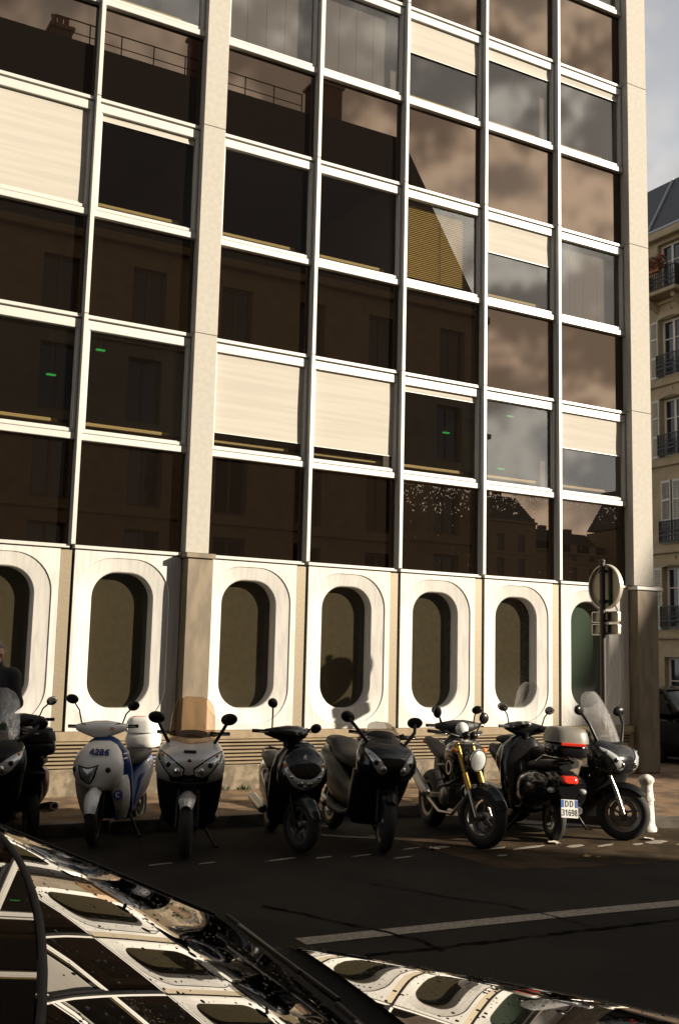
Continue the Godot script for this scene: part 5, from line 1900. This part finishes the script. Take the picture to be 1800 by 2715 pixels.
# ------------------------------------------------------------------ street furniture
func street_things() -> void:
	# round sign on its pole, seen from behind; it faces along +x
	var g := thing("traffic_sign", "round traffic sign seen from behind with two small plates below on a brown pole", "sign", Vector3(3.257, PAVE, 2.2))
	var dy := 2.855 - PAVE
	pipe(g, "pole", M.pole_brown, [Vector3(0, 0, 0), Vector3(0, dy + 0.34, 0)], 0.038, 14)
	blob(g, "pole_cap", M.pole_brown, Vector3(0, dy + 0.34, 0), Vector3(0.042, 0.03, 0.042))
	var xf := Transform3D(Basis(Vector3.FORWARD, PI / 2), Vector3(0.075, dy, 0))   # local y to +x
	var s := Shape.new()
	s.lathe_hard([Vector2(0.0, 0.0), Vector2(0.285, 0.0), Vector2(0.285, -0.045), Vector2(0.300, -0.045), Vector2(0.300, 0.008), Vector2(0.0, 0.008)], xf, 48)
	put(g, "disc", s, M.sign_back)
	var rs := Shape.new()
	rs.lathe([Vector2(0.283, -0.046), Vector2(0.287, -0.054), Vector2(0.297, -0.054), Vector2(0.302, -0.046), Vector2(0.302, 0.002), Vector2(0.299, 0.004), Vector2(0.283, -0.046)], xf, 48)
	put(g, "disc_rim", rs, M.sign_rim)
	for z in [-0.085, 0.085]:
		bar(g, "rail", M.matt_black, 0.045, 0.073, dy - 0.26, dy + 0.26, z - 0.022, z + 0.022, 0.004)
	for y in [dy + 0.2, dy - 0.2]:
		var cl := Shape.new()
		cl.lathe_hard([Vector2(0.040, -0.02), Vector2(0.05, -0.02), Vector2(0.05, 0.02), Vector2(0.040, 0.02)], Transform3D(Basis.IDENTITY, Vector3(0, y, 0)), 16, true)
		cl.bx(0.03, 0.046, y - 0.02, y + 0.02, -0.1, 0.1, 0.004)
		put(g, "clamp", cl, M.matt_black)
	for k in 2:
		var y := dy - 0.405 - k * 0.165
		var p := group(g, "plate", Transform3D(Basis(Vector3.UP, PI / 2), Vector3(0.075, y, 0)))
		var o := rounded(-0.25, 0.25, -0.075, 0.075, 0.03, 0.006, 6)
		var o2 := rounded(-0.25, 0.25, -0.075, 0.075, 0.03, -0.04, 6)
		var i2 := rounded(-0.238, 0.238, -0.063, 0.063, 0.022, -0.04, 6)
		var i1 := rounded(-0.238, 0.238, -0.063, 0.063, 0.022, 0.0, 6)
		var ps := Shape.new()
		band(ps, o, o2, Vector3.ZERO)
		band(ps, o2, i2, Vector3.FORWARD)
		band(ps, i2, i1, Vector3.ZERO, 1.0)
		ps.cap(o, o2)
		put(p, "plate_rim", ps, M.sign_rim)
		var bs := Shape.new()
		bs.bx(-0.237, 0.237, -0.062, 0.062, -0.002, 0.004)
		put(p, "plate_back", bs, M.sign_back)
		bar(p, "rail", M.matt_black, -0.075, -0.045, -0.06, 0.06, -0.035, -0.003)
		bar(p, "rail", M.matt_black, 0.045, 0.075, -0.06, 0.06, -0.035, -0.003)
		bar(p, "rail", M.matt_black, -0.11, 0.11, -0.062, -0.040, -0.042, -0.0355)
	# white bollard at the corner of the parking bay
	var b := thing("bollard", "chipped white bollard with stepped collars at the kerb corner", "bollard", Vector3(2.20, 0, 3.99))
	b.scale = Vector3(1.02, 0.77, 1.02)
	s = Shape.new()
	s.lathe([Vector2(0.105, 0), Vector2(0.103, 0.05), Vector2(0.085, 0.09), Vector2(0.078, 0.30), Vector2(0.072, 0.44)], Transform3D.IDENTITY, 24)
	put(b, "foot", s, M.bollard_white)
	s = Shape.new()
	s.lathe([Vector2(0.080, 0.43), Vector2(0.082, 0.45), Vector2(0.076, 0.47), Vector2(0.066, 0.60), Vector2(0.064, 0.66)], Transform3D.IDENTITY, 24)
	put(b, "shaft", s, M.bollard_white)
	s = Shape.new()
	s.lathe([Vector2(0.0, 0.80), Vector2(0.03, 0.795), Vector2(0.062, 0.77), Vector2(0.082, 0.745), Vector2(0.084, 0.70), Vector2(0.074, 0.68), Vector2(0.066, 0.655)], Transform3D.IDENTITY, 24)
	put(b, "head", s, M.bollard_white)

# ------------------------------------------------------------------ person
func sdf_mesh(s: Shape, bones: Array, cell: float, k: float) -> void:
	# bones: [a, b, ra, rb]; surface nets over the smooth union of tapered capsules
	var lo := Vector3.INF
	var hi := -Vector3.INF
	for b in bones:
		var r := maxf(b[2], b[3]) + 2.5 * cell
		lo = lo.min((b[0] as Vector3).min(b[1]) - Vector3.ONE * r)
		hi = hi.max((b[0] as Vector3).max(b[1]) + Vector3.ONE * r)
	var nx := int(ceil((hi.x - lo.x) / cell)) + 1
	var ny := int(ceil((hi.y - lo.y) / cell)) + 1
	var nz := int(ceil((hi.z - lo.z) / cell)) + 1
	var d := PackedFloat32Array()
	d.resize(nx * ny * nz)
	d.fill(1e3)
	for b in bones:
		var a: Vector3 = b[0]
		var e: Vector3 = b[1] - a
		var r := maxf(b[2], b[3]) + 3.0 * cell + k
		var l: Vector3 = ((a.min(b[1]) - Vector3.ONE * r - lo) / cell).floor().max(Vector3.ZERO)
		var h: Vector3 = ((a.max(b[1]) + Vector3.ONE * r - lo) / cell).ceil().min(Vector3(nx - 1, ny - 1, nz - 1))
		var ee := maxf(e.length_squared(), 1e-9)
		for z in range(int(l.z), int(h.z) + 1):
			for y in range(int(l.y), int(h.y) + 1):
				for x in range(int(l.x), int(h.x) + 1):
					var p := lo + Vector3(x, y, z) * cell - a
					var t := clampf(p.dot(e) / ee, 0.0, 1.0)
					var q := (p - e * t).length() - lerpf(b[2], b[3], t)
					var i := (z * ny + y) * nx + x
					var o := d[i]
					var m := clampf(0.5 + 0.5 * (o - q) / k, 0.0, 1.0)
					d[i] = q if o > 100.0 else lerpf(o, q, m) - k * m * (1.0 - m)
	var id := PackedInt32Array()
	id.resize(nx * ny * nz)
	id.fill(-1)
	var vs := PackedVector3Array()
	var st := [1, nx, nx * ny]
	for z in nz - 1:
		for y in ny - 1:
			for x in nx - 1:
				var i := (z * ny + y) * nx + x
				var c := Vector3.ZERO
				var cnt := 0
				for ed in [[0, 0, 0, 0], [0, 1, 0, 0], [0, 0, 1, 0], [0, 1, 1, 0], [0, 0, 0, 1], [1, 0, 0, 1], [0, 0, 1, 1], [1, 0, 1, 1], [0, 0, 0, 2], [1, 0, 0, 2], [0, 1, 0, 2], [1, 1, 0, 2]]:
					var ox: int
					var oy: int
					var oz: int
					if ed[3] == 0:
						ox = 0; oy = ed[1]; oz = ed[2]
					elif ed[3] == 1:
						ox = ed[0]; oy = 0; oz = ed[2]
					else:
						ox = ed[0]; oy = ed[1]; oz = 0
					var j: int = i + ox + oy * nx + oz * nx * ny
					var a := d[j]
					var b2 := d[j + st[ed[3]]]
					if (a < 0.0) != (b2 < 0.0):
						var t := a / (a - b2)
						var p := Vector3(ox, oy, oz)
						p[ed[3]] += t
						c += p
						cnt += 1
				if cnt:
					id[i] = vs.size()
					vs.append(lo + (Vector3(x, y, z) + c / cnt) * cell)
	var tri := PackedInt32Array()
	for z in range(1, nz - 1):
		for y in range(1, ny - 1):
			for x in range(1, nx - 1):
				var i := (z * ny + y) * nx + x
				for ax in 3:
					var a := d[i]
					var b2 := d[i + st[ax]]
					if (a < 0.0) == (b2 < 0.0):
						continue
					var u: int = st[(ax + 1) % 3]
					var w: int = st[(ax + 2) % 3]
					var q := [id[i], id[i - u], id[i - u - w], id[i - w]]
					if a < 0.0:
						tri.append_array([q[0], q[1], q[2], q[0], q[2], q[3]])
					else:
						tri.append_array([q[0], q[2], q[1], q[0], q[3], q[2]])
	s.add(vs, tri, true)

func person() -> void:
	var t := thing("person", "person in a dark jacket standing behind the black scooter by the wall", "person", Vector3(-4.37, PAVE, 1.3), -0.75)
	t.scale = Vector3.ONE * 0.985
	# pose: standing, facing along +z of its own, head bent a little down
	var up := func(x: float, y: float, z: float) -> Vector3: return Vector3(x, y, z)
	var s := Shape.new()
	sdf_mesh(s, [[up.call(0, 1.02, 0), up.call(0, 1.30, 0.02), 0.150, 0.165], [up.call(-0.07, 1.36, 0.01), up.call(0.07, 1.36, 0.01), 0.145, 0.145], [up.call(-0.19, 1.47, 0), up.call(0.19, 1.47, 0), 0.075, 0.075], [up.call(0, 0.95, 0), up.call(0, 0.85, 0), 0.160, 0.165],
		[up.call(-0.21, 1.45, 0), up.call(-0.27, 1.17, 0.02), 0.072, 0.056], [up.call(-0.27, 1.17, 0.02), up.call(-0.20, 0.98, 0.20), 0.054, 0.042], [up.call(0.21, 1.45, 0), up.call(0.27, 1.17, 0.0), 0.072, 0.056], [up.call(0.27, 1.17, 0.0), up.call(0.20, 0.98, 0.19), 0.054, 0.042], [up.call(0, 1.50, -0.01), up.call(0, 1.57, 0.0), 0.075, 0.070]], 0.024, 0.05)
	put(t, "jacket", s, M.jacket)
	s = Shape.new()
	sdf_mesh(s, [[up.call(-0.09, 0.88, 0), up.call(-0.11, 0.48, 0.02), 0.100, 0.070], [up.call(-0.11, 0.48, 0.02), up.call(-0.12, 0.09, -0.01), 0.068, 0.050], [up.call(0.09, 0.88, 0), up.call(0.11, 0.48, 0.03), 0.100, 0.070], [up.call(0.11, 0.48, 0.03), up.call(0.12, 0.09, 0.0), 0.068, 0.050]], 0.024, 0.03)
	put(t, "trousers", s, M.trousers)
	for sd in [-1.0, 1.0]:
		s = Shape.new()
		s.along_z([[-0.10, 0.045, 0.035, 0.042], [-0.03, 0.05, 0.045, 0.05], [0.08, 0.04, 0.05, 0.04], [0.17, 0.03, 0.035, 0.028]], 14, sd * 0.12)
		put(t, "shoe", s, M.shoe)
		s = Shape.new()
		var w := Vector3(sd * 0.20, 0.975, 0.205)
		var bones := [[w, w + Vector3(-sd * 0.015, -0.03, 0.075), 0.028, 0.034]]
		for q in 4:
			var o := w + Vector3((q - 1.5) * 0.019 - sd * 0.015, -0.032, 0.085)
			var l := [0.032, 0.038, 0.036, 0.028][q] as float
			bones.append([o, o + Vector3(0, -0.012, l), 0.0095, 0.009])
			bones.append([o + Vector3(0, -0.012, l), o + Vector3(0, -0.012 - l * 0.7, l * 1.4), 0.009, 0.008])
		bones.append([w + Vector3(-sd * 0.035, -0.01, 0.03), w + Vector3(-sd * 0.06, -0.02, 0.075), 0.012, 0.010])
		sdf_mesh(s, bones, 0.006, 0.008)
		put(t, "hand", s, M.skin)
	# head with face
	s = Shape.new()
	var h := Vector3(0, 1.66, 0.05)
	var hb := [[up.call(0, 1.55, 0.01), h + Vector3(0, -0.03, -0.01), 0.055, 0.06], [h + Vector3(0, 0.055, -0.02), h + Vector3(0, 0.05, 0.02), 0.088, 0.083], [h + Vector3(0, -0.03, 0.03), h + Vector3(0, -0.075, 0.055), 0.062, 0.036], [h + Vector3(-0.03, -0.01, 0.06), h + Vector3(0.03, -0.01, 0.06), 0.035, 0.035]]
	hb.append([h + Vector3(0, 0.025, 0.098), h + Vector3(0, -0.012, 0.118), 0.010, 0.014])
	hb.append([h + Vector3(-0.02, -0.045, 0.092), h + Vector3(0.02, -0.045, 0.092), 0.009, 0.009])
	for sd in [-1.0, 1.0]:
		hb.append([h + Vector3(sd * 0.086, 0.02, -0.005), h + Vector3(sd * 0.090, -0.02, 0.0), 0.014, 0.010])
		hb.append([h + Vector3(sd * 0.018, 0.042, 0.092), h + Vector3(sd * 0.045, 0.040, 0.080), 0.010, 0.009])
	sdf_mesh(s, hb, 0.008, 0.012)
	put(t, "head", s, M.skin)
	s = Shape.new()
	sdf_mesh(s, [[h + Vector3(0, 0.075, -0.035), h + Vector3(0, 0.085, 0.02), 0.088, 0.078], [h + Vector3(0, 0.03, -0.055), h + Vector3(0, -0.02, -0.05), 0.072, 0.055]], 0.01, 0.02)
	put(t, "hair", s, M.hair_grey)
	for sd in [-1.0, 1.0]:
		blob(t, "eye", M.print_black, h + Vector3(sd * 0.032, 0.024, 0.094), Vector3(0.009, 0.006, 0.006))
